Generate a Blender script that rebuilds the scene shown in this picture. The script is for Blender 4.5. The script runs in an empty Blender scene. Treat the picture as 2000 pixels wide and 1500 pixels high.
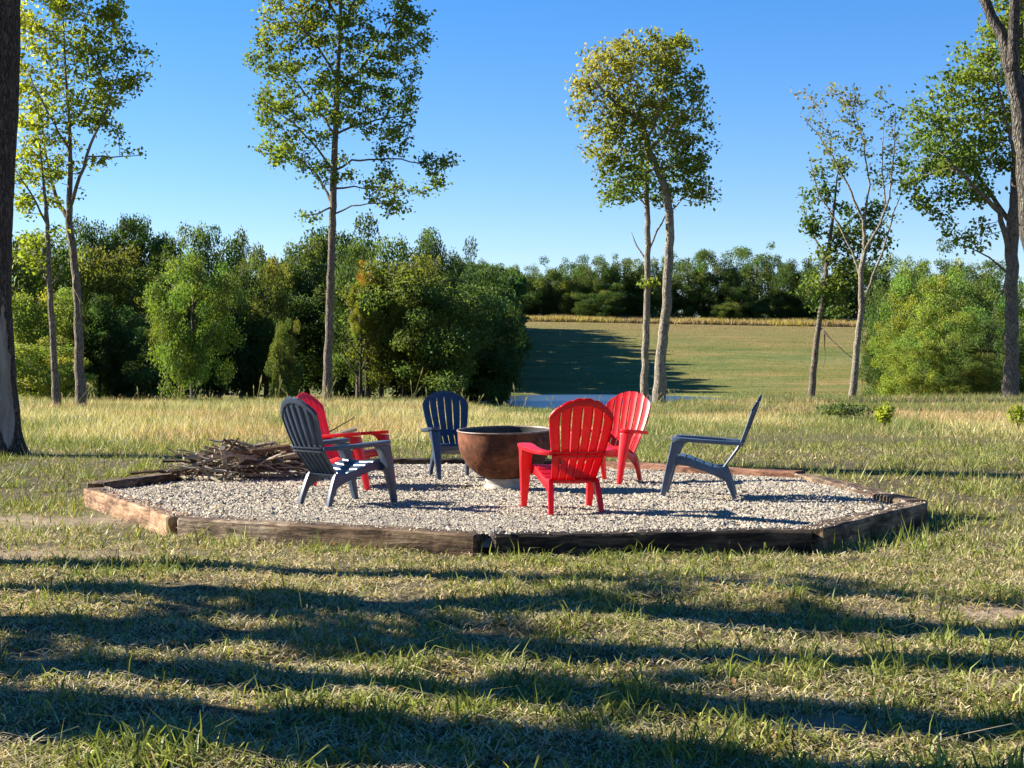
import bpy, bmesh, math, random
import numpy as np
from mathutils import Vector, Matrix

# ------------------------------------------------------------------ camera, world, sun
SC = bpy.context.scene
C = SC.collection
CAM_H, HOR, F = 1.15, 728.0, 3000.0
cd = bpy.data.cameras.new('camera'); cam = bpy.data.objects.new('camera', cd); C.objects.link(cam)
cam.location = (0, 0, CAM_H)
cam.rotation_euler = (math.radians(90) - math.atan((750 - HOR) / F), 0, 0)
cd.sensor_width = 36; cd.lens = F / 2000 * 36; cd.clip_start = 0.05; cd.clip_end = 5000
SC.camera = cam
SUN_EL, SUN_TH = math.radians(27.5), math.radians(15)
sdir = Vector((-math.cos(SUN_EL) * math.cos(SUN_TH), math.cos(SUN_EL) * math.sin(SUN_TH), math.sin(SUN_EL)))
w = bpy.data.worlds.new('World'); SC.world = w; w.use_nodes = True
nt = w.node_tree; nt.nodes.clear()
sky = nt.nodes.new('ShaderNodeTexSky'); sky.sky_type = 'NISHITA'; sky.sun_disc = False
sky.sun_elevation = SUN_EL
sky.sun_rotation = math.atan2(sdir.x, sdir.y)
sky.altitude = 300; sky.air_density = 1.0; sky.dust_density = 0.0; sky.ozone_density = 3.0
bg = nt.nodes.new('ShaderNodeBackground'); bg.inputs[1].default_value = 0.052
out = nt.nodes.new('ShaderNodeOutputWorld')
hs = nt.nodes.new('ShaderNodeHueSaturation'); hs.inputs['Saturation'].default_value = 1.36
tint = nt.nodes.new('ShaderNodeMix'); tint.data_type = 'RGBA'; tint.blend_type = 'MULTIPLY'; tint.inputs[0].default_value = 1; tint.inputs[7].default_value = (.98, .90, 1.06, 1)
nt.links.new(sky.outputs[0], hs.inputs['Color']); nt.links.new(hs.outputs[0], tint.inputs[6]); nt.links.new(tint.outputs[2], bg.inputs[0]); nt.links.new(bg.outputs[0], out.inputs[0])
sl = bpy.data.lights.new('sun', 'SUN'); sun = bpy.data.objects.new('sun', sl); C.objects.link(sun)
sl.energy = 5.0; sl.angle = math.radians(0.53); sl.color = (1.0, 0.925, 0.80)
sun.rotation_euler = sdir.to_track_quat('Z', 'Y').to_euler(); sun.location = (-20, 10, 30)
SC.view_settings.view_transform = 'Standard'; SC.view_settings.look = 'None'
SC.view_settings.exposure = 1.85; SC.view_settings.gamma = 1.0
SC.view_settings.use_curve_mapping = False
SC.render.engine = 'CYCLES'
SC.cycles.max_bounces = 6; SC.cycles.diffuse_bounces = 3; SC.cycles.transparent_max_bounces = 6

rng = np.random.default_rng(11)
R = random.Random(5)

# ------------------------------------------------------------------ helpers
def tag(o, label=None, cat=None, group=None, kind=None):
    if label: o['label'] = label
    if cat: o['category'] = cat
    if group: o['group'] = group
    if kind: o['kind'] = kind
    return o

def link(name, me, mat=None, parent=None):
    o = bpy.data.objects.new(name, me); C.objects.link(o)
    if mat is not None and me is not None and len(me.materials) == 0: me.materials.append(mat)
    if parent is not None: o.parent = parent
    return o

def empty(name, loc, rz=0.0):
    o = bpy.data.objects.new(name, None); C.objects.link(o)
    o.location = loc; o.rotation_euler = (0, 0, rz); o.empty_display_size = 0.2
    return o

def copy_tree(o, parent=None):
    c = o.copy(); C.objects.link(c); c.parent = parent
    for ch in o.children: copy_tree(ch, c)
    return c

def sm(a, b, x):
    t = np.clip((np.asarray(x, float) - a) / (b - a), 0, 1); return t * t * (3 - 2 * t)

_nz = np.random.default_rng(3).random((256, 256))
def noise(x, y, s=1.0, octv=3, seed=0):
    x = np.asarray(x, float) / s + seed * 17.3; y = np.asarray(y, float) / s + seed * 9.1
    tot = 0; amp = 1; nrm = 0
    for k in range(octv):
        xi = np.floor(x).astype(int); yi = np.floor(y).astype(int); fx = x - xi; fy = y - yi
        fx = fx * fx * (3 - 2 * fx); fy = fy * fy * (3 - 2 * fy)
        g = lambda a, b: _nz[a % 256, b % 256]
        v = (g(xi, yi) * (1 - fx) + g(xi + 1, yi) * fx) * (1 - fy) + (g(xi, yi + 1) * (1 - fx) + g(xi + 1, yi + 1) * fx) * fy
        tot = tot + v * amp; nrm += amp; amp *= .5; x = x * 2 + 5.2; y = y * 2 + 1.7
    return tot / nrm

def np_mesh(name, verts, faces, cols=None, smooth=False):
    """faces: (M,k) int array, all the same size; cols (N,3) per vertex"""
    me = bpy.data.meshes.new(name)
    n, (m, k) = len(verts), faces.shape
    me.vertices.add(n); me.vertices.foreach_set('co', np.ascontiguousarray(verts, np.float32).ravel())
    me.loops.add(m * k); me.loops.foreach_set('vertex_index', np.ascontiguousarray(faces, np.int32).ravel())
    me.polygons.add(m); me.polygons.foreach_set('loop_start', np.arange(0, m * k, k, dtype=np.int32))
    if smooth: me.polygons.foreach_set('use_smooth', np.ones(m, bool))
    me.update(calc_edges=True)
    if cols is not None:
        a = me.color_attributes.new('Col', 'FLOAT_COLOR', 'POINT')
        c4 = np.ones((n, 4), np.float32); c4[:, :3] = cols
        a.data.foreach_set('color', c4.ravel())
    return me

def PX(px, py, d):
    return Vector(((px - 1000) / F * d, d, CAM_H + (HOR - py) / F * d))

# ------------------------------------------------------------------ materials
def mat(name):
    m = bpy.data.materials.new(name); m.use_nodes = True; n = m.node_tree; n.nodes.clear()
    return m, n
def N(n, t, **kw):
    nd = n.nodes.new(t)
    for k, v in kw.items(): setattr(nd, k, v)
    return nd
def ramp(n, fac, stops):
    r = N(n, 'ShaderNodeValToRGB'); e = r.color_ramp.elements
    while len(e) < len(stops): e.new(0.5)
    for i, (p, c) in enumerate(stops): e[i].position = p; e[i].color = (*c, 1)
    n.links.new(fac, r.inputs[0]); return r.outputs[0]
def noise_node(n, scale, detail=4, rough=.55, vec=None, dist=0):
    t = N(n, 'ShaderNodeTexNoise'); t.inputs['Scale'].default_value = scale; t.inputs['Detail'].default_value = detail
    t.inputs['Roughness'].default_value = rough; t.inputs['Distortion'].default_value = dist
    if vec is not None: n.links.new(vec, t.inputs['Vector'])
    return t.outputs[0]
def coords(n, scale=(1, 1, 1), kind='Object'):
    tc = N(n, 'ShaderNodeTexCoord'); mp = N(n, 'ShaderNodeMapping'); mp.inputs['Scale'].default_value = scale
    n.links.new(tc.outputs[kind], mp.inputs[0]); return mp.outputs[0]
def mix(n, a, b, fac, mode='MIX'):
    m = N(n, 'ShaderNodeMix', data_type='RGBA', blend_type=mode)
    for sock, v in ((m.inputs[0], fac), (m.inputs[6], a), (m.inputs[7], b)):
        if hasattr(v, 'is_output'): n.links.new(v, sock)
        elif isinstance(v, tuple): sock.default_value = (*v, 1)
        else: sock.default_value = v
    return m.outputs[2]
def bump(n, h, strength, dist=.01):
    b = N(n, 'ShaderNodeBump'); b.inputs['Strength'].default_value = strength; b.inputs['Distance'].default_value = dist
    n.links.new(h, b.inputs['Height']); return b.outputs[0]
def prin(n, color, rough=.8, spec=.3, normal=None, metal=0.0):
    p = N(n, 'ShaderNodeBsdfPrincipled')
    if hasattr(color, 'is_output'): n.links.new(color, p.inputs['Base Color'])
    else: p.inputs['Base Color'].default_value = (*color, 1)
    if hasattr(rough, 'is_output'): n.links.new(rough, p.inputs['Roughness'])
    else: p.inputs['Roughness'].default_value = rough
    p.inputs['Specular IOR Level'].default_value = spec; p.inputs['Metallic'].default_value = metal
    if normal is not None: n.links.new(normal, p.inputs['Normal'])
    return p.outputs[0]
def finish(n, sh):
    o = N(n, 'ShaderNodeOutputMaterial'); n.links.new(sh, o.inputs[0])

def leafy_mat(name, trans=.35, tint=(1.25, 1.3, .55), rough=.6, spec=.16, use_obj=True):
    m, n = mat(name)
    a = N(n, 'ShaderNodeAttribute'); a.attribute_name = 'Col'
    col = a.outputs['Color']
    if use_obj:
        oi = N(n, 'ShaderNodeObjectInfo'); col = mix(n, col, oi.outputs['Color'], 1.0, 'MULTIPLY')
    tcol = mix(n, col, tint, 1.0, 'MULTIPLY')
    t = N(n, 'ShaderNodeBsdfTranslucent'); n.links.new(tcol, t.inputs[0])
    mx = N(n, 'ShaderNodeMixShader'); mx.inputs[0].default_value = trans
    n.links.new(prin(n, col, rough, spec), mx.inputs[1]); n.links.new(t.outputs[0], mx.inputs[2])
    finish(n, mx.outputs[0]); return m

M_LEAF = leafy_mat('leaves', .45)
M_GRASS = leafy_mat('grass_blades', .3, (1.2, 1.2, .7), .55, .25, False)

def bark(name, c0, c1, zs=3.0, sc=9, bs=.6, dist=.03):
    m, n = mat(name)
    v = coords(n, (1, 1, 1 / zs))
    vo = N(n, 'ShaderNodeTexVoronoi'); vo.feature = 'DISTANCE_TO_EDGE'; vo.inputs['Scale'].default_value = sc
    warp = N(n, 'ShaderNodeTexNoise'); warp.inputs['Scale'].default_value = sc * .7; n.links.new(v, warp.inputs['Vector'])
    va = N(n, 'ShaderNodeVectorMath', operation='MULTIPLY_ADD'); va.inputs[1].default_value = (.25, .25, .25)
    n.links.new(warp.outputs['Color'], va.inputs[0]); n.links.new(v, va.inputs[2]); n.links.new(va.outputs[0], vo.inputs['Vector'])
    nz = noise_node(n, sc * 2.5, 5, .6, v)
    mu = N(n, 'ShaderNodeMath', operation='MULTIPLY'); n.links.new(vo.outputs['Distance'], mu.inputs[0]); mu.inputs[1].default_value = 4
    ad = N(n, 'ShaderNodeMath', operation='ADD'); n.links.new(mu.outputs[0], ad.inputs[0]); n.links.new(nz, ad.inputs[1])
    c = ramp(n, ad.outputs[0], [(.35, tuple(x * .35 for x in c0)), (.62, c0), (1.0, c1)])
    lich = ramp(n, noise_node(n, 1.3, 3, .6, coords(n)), [(.5, (1, 1, 1)), (.62, (1.25, 1.28, 1.2))])
    c = mix(n, c, lich, 1.0, 'MULTIPLY')
    finish(n, prin(n, c, .92, .15, bump(n, ad.outputs[0], bs, dist)))
    return m
M_BARK_DARK = bark('bark_furrowed', (.055, .038, .028), (.13, .095, .072), 4, 16, 1.0, .05)
M_BARK = bark('bark_grey', (.075, .06, .046), (.165, .135, .105), 3, 12)
M_BARK_PALE = bark('bark_pale', (.11, .092, .072), (.23, .20, .155), 3, 12)
M_BARK_GREY = bark('bark_near', (.06, .052, .043), (.15, .135, .115), 4, 14, 1.0, .05)
M_BARK_FAR = bark('bark_far', (.05, .042, .033), (.11, .09, .07), 3, 6)  # darker, coarser bark for the background tree trunks

def plastic(name, c, trans, tc, rough=.38):
    m, n = mat(name)
    v = coords(n)
    dirt = ramp(n, noise_node(n, 5, 7, .7, v), [(.3, tuple(x * .75 for x in c)), (.55, c), (.78, tuple(x * .9 + .05 for x in c))])
    sh = prin(n, dirt, rough, .45, bump(n, noise_node(n, 260, 2, .5, v), .06, .001))
    if trans > 0:
        t = N(n, 'ShaderNodeBsdfTranslucent'); t.inputs[0].default_value = (*tc, 1)
        mx = N(n, 'ShaderNodeMixShader'); mx.inputs[0].default_value = trans
        n.links.new(sh, mx.inputs[1]); n.links.new(t.outputs[0], mx.inputs[2]); sh = mx.outputs[0]
    finish(n, sh); return m
M_RED = plastic('red_resin', (.62, .006, .016), .3, (.9, .006, .006))
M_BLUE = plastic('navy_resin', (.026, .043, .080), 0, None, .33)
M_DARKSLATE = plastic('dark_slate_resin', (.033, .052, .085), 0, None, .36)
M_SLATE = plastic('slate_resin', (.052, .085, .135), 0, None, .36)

def timber(name, c0, c1, c2):
    m, n = mat(name)
    v = coords(n, (1.1, 7, 7))
    g = noise_node(n, 2.2, 8, .68, v, .6)
    big = noise_node(n, 1.7, 4, .6, coords(n, (1, 1.5, 1.5)))
    ad = N(n, 'ShaderNodeMath', operation='ADD'); n.links.new(g, ad.inputs[0]); n.links.new(big, ad.inputs[1])
    c = ramp(n, ad.outputs[0], [(.34, c0), (.5, c1), (.68, c2)])
    # ramp input is roughly 0.6..1.4: rescale
    r = [x for x in n.nodes if x.type == 'VALTORGB'][-1]
    mr = N(n, 'ShaderNodeMapRange'); mr.inputs[1].default_value = .6; mr.inputs[2].default_value = 1.4
    n.links.new(ad.outputs[0], mr.inputs[0]); n.links.new(mr.outputs[0], r.inputs[0])
    ck = N(n, 'ShaderNodeTexVoronoi'); ck.feature = 'DISTANCE_TO_EDGE'; ck.inputs['Scale'].default_value = 3
    n.links.new(coords(n, (.6, 7, 9)), ck.inputs['Vector'])
    cr = ramp(n, ck.outputs['Distance'], [(.0, (.25, .22, .2)), (.03, (1, 1, 1))])
    c = mix(n, c, cr, .8, 'MULTIPLY')
    fine = noise_node(n, 40, 4, .7, coords(n, (.35, 1, 1)))
    finish(n, prin(n, mix(n, c, ramp(n, fine, [(.3, (.6, .6, .6)), (.7, (1.3, 1.3, 1.3))]), .7, 'MULTIPLY'), .88, .2, bump(n, g, .9, .03)))
    return m
T_TAN = timber('timber_tan', (.08, .042, .024), (.21, .12, .065), (.36, .23, .14))
T_GREY = timber('timber_grey', (.07, .048, .034), (.23, .165, .11), (.42, .34, .25))
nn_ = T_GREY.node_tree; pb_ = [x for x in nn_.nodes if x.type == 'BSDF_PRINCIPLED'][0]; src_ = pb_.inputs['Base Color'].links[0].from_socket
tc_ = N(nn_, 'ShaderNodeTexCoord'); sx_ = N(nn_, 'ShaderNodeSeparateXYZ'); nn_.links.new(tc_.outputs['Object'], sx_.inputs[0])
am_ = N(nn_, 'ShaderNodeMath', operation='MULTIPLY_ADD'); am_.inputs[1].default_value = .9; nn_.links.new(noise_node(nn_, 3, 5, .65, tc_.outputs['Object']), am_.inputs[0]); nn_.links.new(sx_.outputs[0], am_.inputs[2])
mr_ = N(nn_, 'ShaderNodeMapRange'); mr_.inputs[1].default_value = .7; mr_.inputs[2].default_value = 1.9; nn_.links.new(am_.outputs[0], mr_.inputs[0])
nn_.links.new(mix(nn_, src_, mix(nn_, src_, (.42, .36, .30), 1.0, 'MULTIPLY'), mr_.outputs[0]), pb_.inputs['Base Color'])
T_BROWN = timber('timber_brown', (.035, .022, .014), (.10, .065, .04), (.24, .17, .10))
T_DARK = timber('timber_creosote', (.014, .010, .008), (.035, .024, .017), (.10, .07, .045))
T_RED = timber('timber_reddish', (.08, .035, .022), (.2, .095, .06), (.32, .18, .12))

# ------------------------------------------------------------------ terrain
NV = [(-4.31, 15.40), (-2.73, 12.23), (-.20, 10.83), (2.27, 11.20), (3.69, 13.53), (3.39, 17.35), (.75, 19.75), (-2.2, 20.0), (-3.75, 17.7)]
def inside(X, Y, poly):
    X = np.asarray(X, float); Y = np.asarray(Y, float); r = np.zeros(X.shape, bool)
    n = len(poly)
    for i in range(n):
        x0, y0 = poly[i]; x1, y1 = poly[(i + 1) % n]
        c = ((y0 > Y) != (y1 > Y)) & (X < (x1 - x0) * (Y - y0) / (y1 - y0 + 1e-12) + x0)
        r ^= c
    return r
PC = np.mean(np.array(NV), 0)
def shrink(k):
    return [tuple(PC + (np.array(v) - PC) * (1 - k / np.linalg.norm(np.array(v) - PC))) for v in NV]
PIT_OUT, PIT_IN = shrink(-.02), shrink(.12)

def gz(X, Y):
    X = np.asarray(X, float); Y = np.asarray(Y, float)
    z = -.17 + .14 * sm(15.5, 20.5, Y) + .03 * sm(20, 40, Y)
    z = z + (noise(X, Y, 6, 2, 1) - .5) * (.05 + .12 * sm(22, 50, Y))
    z = z + (noise(X, Y, 1.1, 3, 9) - .5) * .09 * (1 - sm(9.3, 10.9, Y)) + (noise(X, Y, .3, 2, 10) - .5) * .06 * (1 - sm(9.5, 10.9, Y)) * (np.abs(X) < 6)
    z = z - .55 * np.exp(-((X - 1.6) / 3.4) ** 2) * sm(38, 55, Y)
    z = z + .25 * sm(4, 25, X) * sm(35, 60, Y)
    flat = z
    val = -1.3 + (noise(X, Y, 30, 2, 2) - .5) * .3
    pond = 1 - sm(.85, 1.1, np.sqrt(((X - 9.5) / 12.6) ** 2 + ((Y - 146) / 43) ** 2))
    val = val - .9 * pond
    t = sm(58, 98, Y)
    z = flat * (1 - t) + val * t
    hill = 15.6 * np.clip((Y - 191) / 186, 0, 1.0) * (1 - .0011 * np.clip(X, 0, 400))
    z = z + hill + 1.2 * np.clip(Y - 377, 0, 1200) / 1000 * -1
    z = z + 3.0 * sm(-15, -70, X) * sm(90, 160, Y) * (1 - sm(180, 260, Y))
    z = np.where(inside(X, Y, PIT_OUT), np.minimum(z, -.17), z)
    return z
def gzf(x, y): return float(gz(np.array([x]), np.array([y]))[0])

def warp_axis(segs):
    a = []
    for s, e, st in segs: a += list(np.arange(s, e, st))
    return np.array(a + [segs[-1][1]])
xs = warp_axis([(-1400, -300, 100), (-300, -60, 12), (-60, -14, 2), (-14, -5, .3), (-5, 5, .12), (5, 14, .3), (14, 60, 2), (60, 300, 12), (300, 1400, 100)])
ys = warp_axis([(-60, 0, 5), (0, 4, .6), (4, 11, .11), (11, 24, .25), (24, 70, .8), (70, 400, 4), (400, 1600, 80)])
gx, gy = np.meshgrid(xs, ys)
vv = np.stack([gx, gy, gz(gx, gy)], -1).reshape(-1, 3)
nx, ny = len(xs), len(ys)
ii = (np.arange(ny - 1)[:, None] * nx + np.arange(nx - 1)[None]).ravel()
DIRT_ = [(-4.2, 13.7, 1.3, .6), (-3.7, 11.1, 1.5, .42), (2.75, 8.6, .75, .36), (1.15, 5.75, .35, .16), (1.2, 8.0, .25, .12), (2.1, 6.3, .3, .13)]
bv = np.zeros(len(vv))
for x_, y_, a_, b_ in DIRT_: bv = np.maximum(bv, np.exp(-(((vv[:, 0] - x_) / a_) ** 2 + ((vv[:, 1] - y_) / b_) ** 2) ** 1.5))
bv = np.clip(bv * (.6 + .9 * noise(vv[:, 0], vv[:, 1], .5, 3, 44)), 0, 1)
me = np_mesh('ground', vv, np.stack([ii, ii + 1, ii + nx + 1, ii + nx], -1), cols=np.repeat(bv[:, None], 3, 1), smooth=True)
m, n = mat('ground_soil_and_turf')
geo = N(n, 'ShaderNodeNewGeometry'); sep = N(n, 'ShaderNodeSeparateXYZ'); n.links.new(geo.outputs['Position'], sep.inputs[0])
P = geo.outputs['Position']
nf = noise_node(n, 14, 6, .65, P)
near = ramp(n, nf, [(.3, (.022, .019, .010)), (.5, (.065, .055, .030)), (.72, (.15, .12, .07))])
ba = N(n, 'ShaderNodeAttribute'); ba.attribute_name = 'Col'
near = mix(n, near, ramp(n, noise_node(n, 9, 6, .7, P), [(.3, (.11, .08, .05)), (.7, (.33, .255, .175))]), ba.outputs['Fac'])
mp = N(n, 'ShaderNodeMapping'); mp.inputs['Scale'].default_value = (.05, .13, .13); n.links.new(P, mp.inputs[0])
nh = noise_node(n, 1.0, 8, .7, mp.outputs[0])
hillc = ramp(n, nh, [(.35, (.07, .095, .024)), (.5, (.125, .13, .038)), (.62, (.19, .15, .06))])
mp2 = N(n, 'ShaderNodeMapping'); mp2.inputs['Scale'].default_value = (.25, .8, .8); n.links.new(P, mp2.inputs[0])
nh2 = noise_node(n, 1.0, 6, .75, mp2.outputs[0])
hillc = mix(n, hillc, ramp(n, nh2, [(.3, (.6, .62, .55)), (.7, (1.35, 1.3, 1.3))]), .75, 'MULTIPLY')
nb = N(n, 'ShaderNodeMath', operation='MULTIPLY_ADD'); nb.inputs[1].default_value = 90; n.links.new(nh, nb.inputs[0]); n.links.new(sep.outputs['Y'], nb.inputs[2])
brown = N(n, 'ShaderNodeMapRange'); brown.inputs[1].default_value = 305; brown.inputs[2].default_value = 450; n.links.new(nb.outputs[0], brown.inputs[0])
hb = mix(n, (.175, .125, .05), ramp(n, nh2, [(.3, (.65, .65, .6)), (.7, (1.3, 1.3, 1.3))]), .75, 'MULTIPLY')
hillc = mix(n, hillc, ramp(n, noise_node(n, .035, 5, .6, P), [(.35, (1.15, 1.0, .85)), (.65, (.85, 1.0, 1.0))]), 1.0, 'MULTIPLY')
hillc = mix(n, hillc, hb, brown.outputs[0])
rg = N(n, 'ShaderNodeMapRange'); rg.inputs[1].default_value = 24; rg.inputs[2].default_value = 34; n.links.new(sep.outputs['Y'], rg.inputs[0])
mid = ramp(n, nf, [(.3, (.06, .06, .022)), (.6, (.15, .135, .055))])
rg2 = N(n, 'ShaderNodeMapRange'); rg2.inputs[1].default_value = 60; rg2.inputs[2].default_value = 75; n.links.new(sep.outputs['Y'], rg2.inputs[0])
col = mix(n, mix(n, near, mid, rg.outputs[0]), hillc, rg2.outputs[0])
finish(n, prin(n, col, .95, .1, bump(n, nf, .5, .02)))
g = link('ground', me, m); tag(g, kind='structure')

# pond
a = np.linspace(0, 2 * math.pi, 64, endpoint=False)
me = bpy.data.meshes.new('pond')
me.from_pydata([(9.5 + 13.4 * math.cos(t), 146 + 46 * math.sin(t), -1.52) for t in a], [], [list(range(64))])
m, n = mat('pond_water')
wv = noise_node(n, 1.0, 5, .65, coords(n, (2.6, 1.1, 1)))
p = prin(n, (.02, .035, .05), .28, .9, bump(n, wv, .35, .3))
finish(n, p)
tag(link('pond', me, m), kind='structure')

# ------------------------------------------------------------------ gravel pad
me = bpy.data.meshes.new('gravel_bed')
sub = 46
bx = np.linspace(-4.5, 4.0, 170); by = np.linspace(10.6, 20.4, 190)
def pz(X, Y):
    e = np.full(np.shape(X), 9.)
    nn = len(NV)
    for i in range(nn):
        x0, y0 = NV[i]; x1, y1 = NV[(i + 1) % nn]; L = math.hypot(x1 - x0, y1 - y0)
        e = np.minimum(e, ((np.asarray(X) - x0) * (-(y1 - y0)) + (np.asarray(Y) - y0) * (x1 - x0)) / L)
    return -.022 + (noise(X, Y, .9, 4, 5) - .5) * .06 - .02 * (1 - sm(.1, .8, e)), e
bgx, bgy = np.meshgrid(bx, by); bz, be = pz(bgx, bgy)
keep = (be > .03).ravel()
V = np.stack([bgx, bgy, bz], -1).reshape(-1, 3)
nbx = len(bx); ii = (np.arange(len(by) - 1)[:, None] * nbx + np.arange(nbx - 1)[None]).ravel()
Fq = np.stack([ii, ii + 1, ii + nbx + 1, ii + nbx], -1)
Fq = Fq[keep[Fq].all(1)]
V[:, 2] -= .05 * (1 - sm(.08, .18, be.ravel()))
me = np_mesh('gravel_bed', V, Fq, smooth=True)
m, n = mat('limestone_dust')
v = coords(n)
c = ramp(n, noise_node(n, 55, 6, .75, v), [(.3, (.15, .135, .11)), (.5, (.29, .265, .225)), (.7, (.43, .40, .35))])
c = mix(n, c, ramp(n, noise_node(n, 1.3, 3, .6, v), [(.35, (.8, .76, .70)), (.65, (1.05, 1.03, 1.0))]), 1.0, 'MULTIPLY')
finish(n, prin(n, c, .95, .1, bump(n, noise_node(n, 60, 6, .75, v), 1.0, .02)))
tag(link('gravel_bed', me, m), kind='structure')

NS = 175000
sx = rng.uniform(-4.4, 3.9, NS * 2); sy = 10.7 + 9.5 * rng.random(NS * 2) ** 1.15
_, e0_ = pz(sx, sy); ok = (e0_ > .19) | ((e0_ > .02) & (rng.random(len(sx)) < .10 * (sy < 15)))
smooth_patch = np.exp(-(((sx + .6) / 1.9) ** 2 + ((sy - 12.0) / .8) ** 2))
ok &= rng.random(len(sx)) > smooth_patch * .55
sx, sy = sx[ok][:NS], sy[ok][:NS]; NS = len(sx)
zz, ee = pz(sx, sy); zz = np.where(ee < .21, .008, zz)
small = np.exp(-(((sx + .6) / 2.2) ** 2 + ((sy - 12.0) / 1.0) ** 2))
size = rng.gamma(3.0, .00195, NS) * (1 - .4 * small) + .004
oct_ = np.array([(1, 0, 0), (0, 1, 0), (-1, 0, 0), (0, -1, 0), (0, 0, 1), (0, 0, -1)], float)
tri = np.array([(0, 1, 4), (1, 2, 4), (2, 3, 4), (3, 0, 4)])
oct_ = np.array([(1, 0, -.5), (0, 1, -.5), (-1, 0, -.5), (0, -1, -.5), (0, 0, .75)], float)
q = rng.normal(size=(NS, 4)) * np.array([1, .16, .16, 1]); q /= np.linalg.norm(q, axis=1)[:, None]
def qmat(q):
    w_, x, y, z = q.T
    return np.stack([1 - 2 * (y * y + z * z), 2 * (x * y - z * w_), 2 * (x * z + y * w_), 2 * (x * y + z * w_), 1 - 2 * (x * x + z * z), 2 * (y * z - x * w_), 2 * (x * z - y * w_), 2 * (y * z + x * w_), 1 - 2 * (x * x + y * y)], -1).reshape(-1, 3, 3)
vv = oct_[None] * rng.uniform(.6, 1.25, (NS, 5, 1)) + rng.normal(0, .22, (NS, 5, 3))
vv = np.einsum('nij,nkj->nki', qmat(q), vv * np.array([1.2, .95, .75]))
vv = vv * size[:, None, None] + np.stack([sx, sy, zz + size * .35], -1)[:, None]
fc = (tri[None] + (np.arange(NS) * 5)[:, None, None]).reshape(-1, 3)
tone = rng.normal(1, .11, NS).clip(.6, 1.25)
base = np.array([.34, .30, .24])[None] * tone[:, None]
warm = rng.random(NS) < .07; base[warm] *= np.array([1.0, .88, .74])
grey = rng.random(NS) < .10; base[grey] *= np.array([.75, .76, .78])
me = np_mesh('gravel', vv.reshape(-1, 3), fc, np.repeat(base, 5, 0))
m, n = mat('limestone_gravel')
at = N(n, 'ShaderNodeAttribute'); at.attribute_name = 'Col'
finish(n, prin(n, at.outputs['Color'], .9, .2))
tag(link('gravel', me, m), 'pale crushed limestone gravel filling the ring of timbers', 'gravel', kind='stuff')

# ------------------------------------------------------------------ border timbers
def make_timber(i, h_out, ztop, matl, label, wd=.22, e0=.075, e1=.075, tilt=0.0, seed=0):
    A = np.array(NV[i]); B = np.array(NV[(i + 1) % len(NV)])
    L = np.linalg.norm(B - A); u = (B - A) / L
    L2 = L - e0 - e1; r = np.random.default_rng(100 + i)
    ns = int(L2 / .09) + 2
    prof = []
    cr = .016
    for (y, z, sy_, sz_) in ((0, 0, 1, -1), (wd, 0, -1, -1), (wd, -h_out, -1, 1), (0, -h_out, 1, 1)):
        a_, b_ = (y, z + sz_ * cr), (y + sy_ * cr, z)
        prof += [a_, b_] if (y == 0) == (z == 0) else [b_, a_]
    K = len(prof); verts = []
    ex = np.r_[0, .012, np.linspace(.06, L2 - .06, ns - 4), L2 - .012, L2]
    ns = len(ex)
    for j, x in enumerate(ex):
        endk = .012 if j in (0, ns - 1) else 0
        wob = (noise(np.array([x]), np.array([i * 7.]), .5, 3, 8)[0] - .5)
        for k, (y, z) in enumerate(prof):
            jit = (noise(np.array([x * 1.0]), np.array([k * 3.7 + i * 11]), .16, 3, 4)[0] - .5) * .022
            y2 = y + jit + (endk if y < wd / 2 else -endk); z2 = z + jit * .6 + wob * .018 - (endk if z > -h_out / 2 else -endk)
            verts.append((x + (r.normal(0, .006) if j in (0, ns - 1) else 0), y2, z2))
    faces = []
    for j in range(ns - 1):
        for k in range(K):
            a0 = j * K + k; b0 = j * K + (k + 1) % K
            faces.append((a0, b0, b0 + K, a0 + K))
    faces.append(tuple(range(K))); faces.append(tuple((ns - 1) * K + k for k in reversed(range(K))))
    me = bpy.data.meshes.new('timber'); me.from_pydata(verts, [], faces); me.validate()
    bm = bmesh.new(); bm.from_mesh(me); bmesh.ops.recalc_face_normals(bm, faces=bm.faces); bm.to_mesh(me); bm.free()
    o = link('landscape_timber', me, matl)
    st = A + u * e0
    o.location = (st[0], st[1], ztop); o.rotation_euler = (tilt, 0, math.atan2(u[1], u[0]))
    tag(o, label, 'timber', 'old railway ties edging the gravel pad')
TL = [
    (.24, .004, T_TAN, 'sunlit orange tan timber at the left front of the gravel ring'),
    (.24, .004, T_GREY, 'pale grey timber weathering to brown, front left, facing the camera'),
    (.24, .004, T_DARK, 'nearly black shaded timber at the front, right of the middle'),
    (.24, .010, T_BROWN, 'dark brown timber on the right front with tall shaded grass beside it'),
    (.22, .018, T_BROWN, 'brown timber partly buried by gravel at the far right corner'),
    (.22, .040, T_RED, 'reddish timber at the back right behind the side-on blue chair'),
    (.22, .045, T_DARK, 'dark timber at the back behind the bowl and the navy chair'),
    (.22, .045, T_BROWN, 'timber at the back left lying under the brush pile'),
    (.22, .045, T_BROWN, 'dark weathered timber at the far left between tan timber and brush pile')]
for i, (h, zt, mt, lb) in enumerate(TL): make_timber(i, h, zt, mt, lb)

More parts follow.
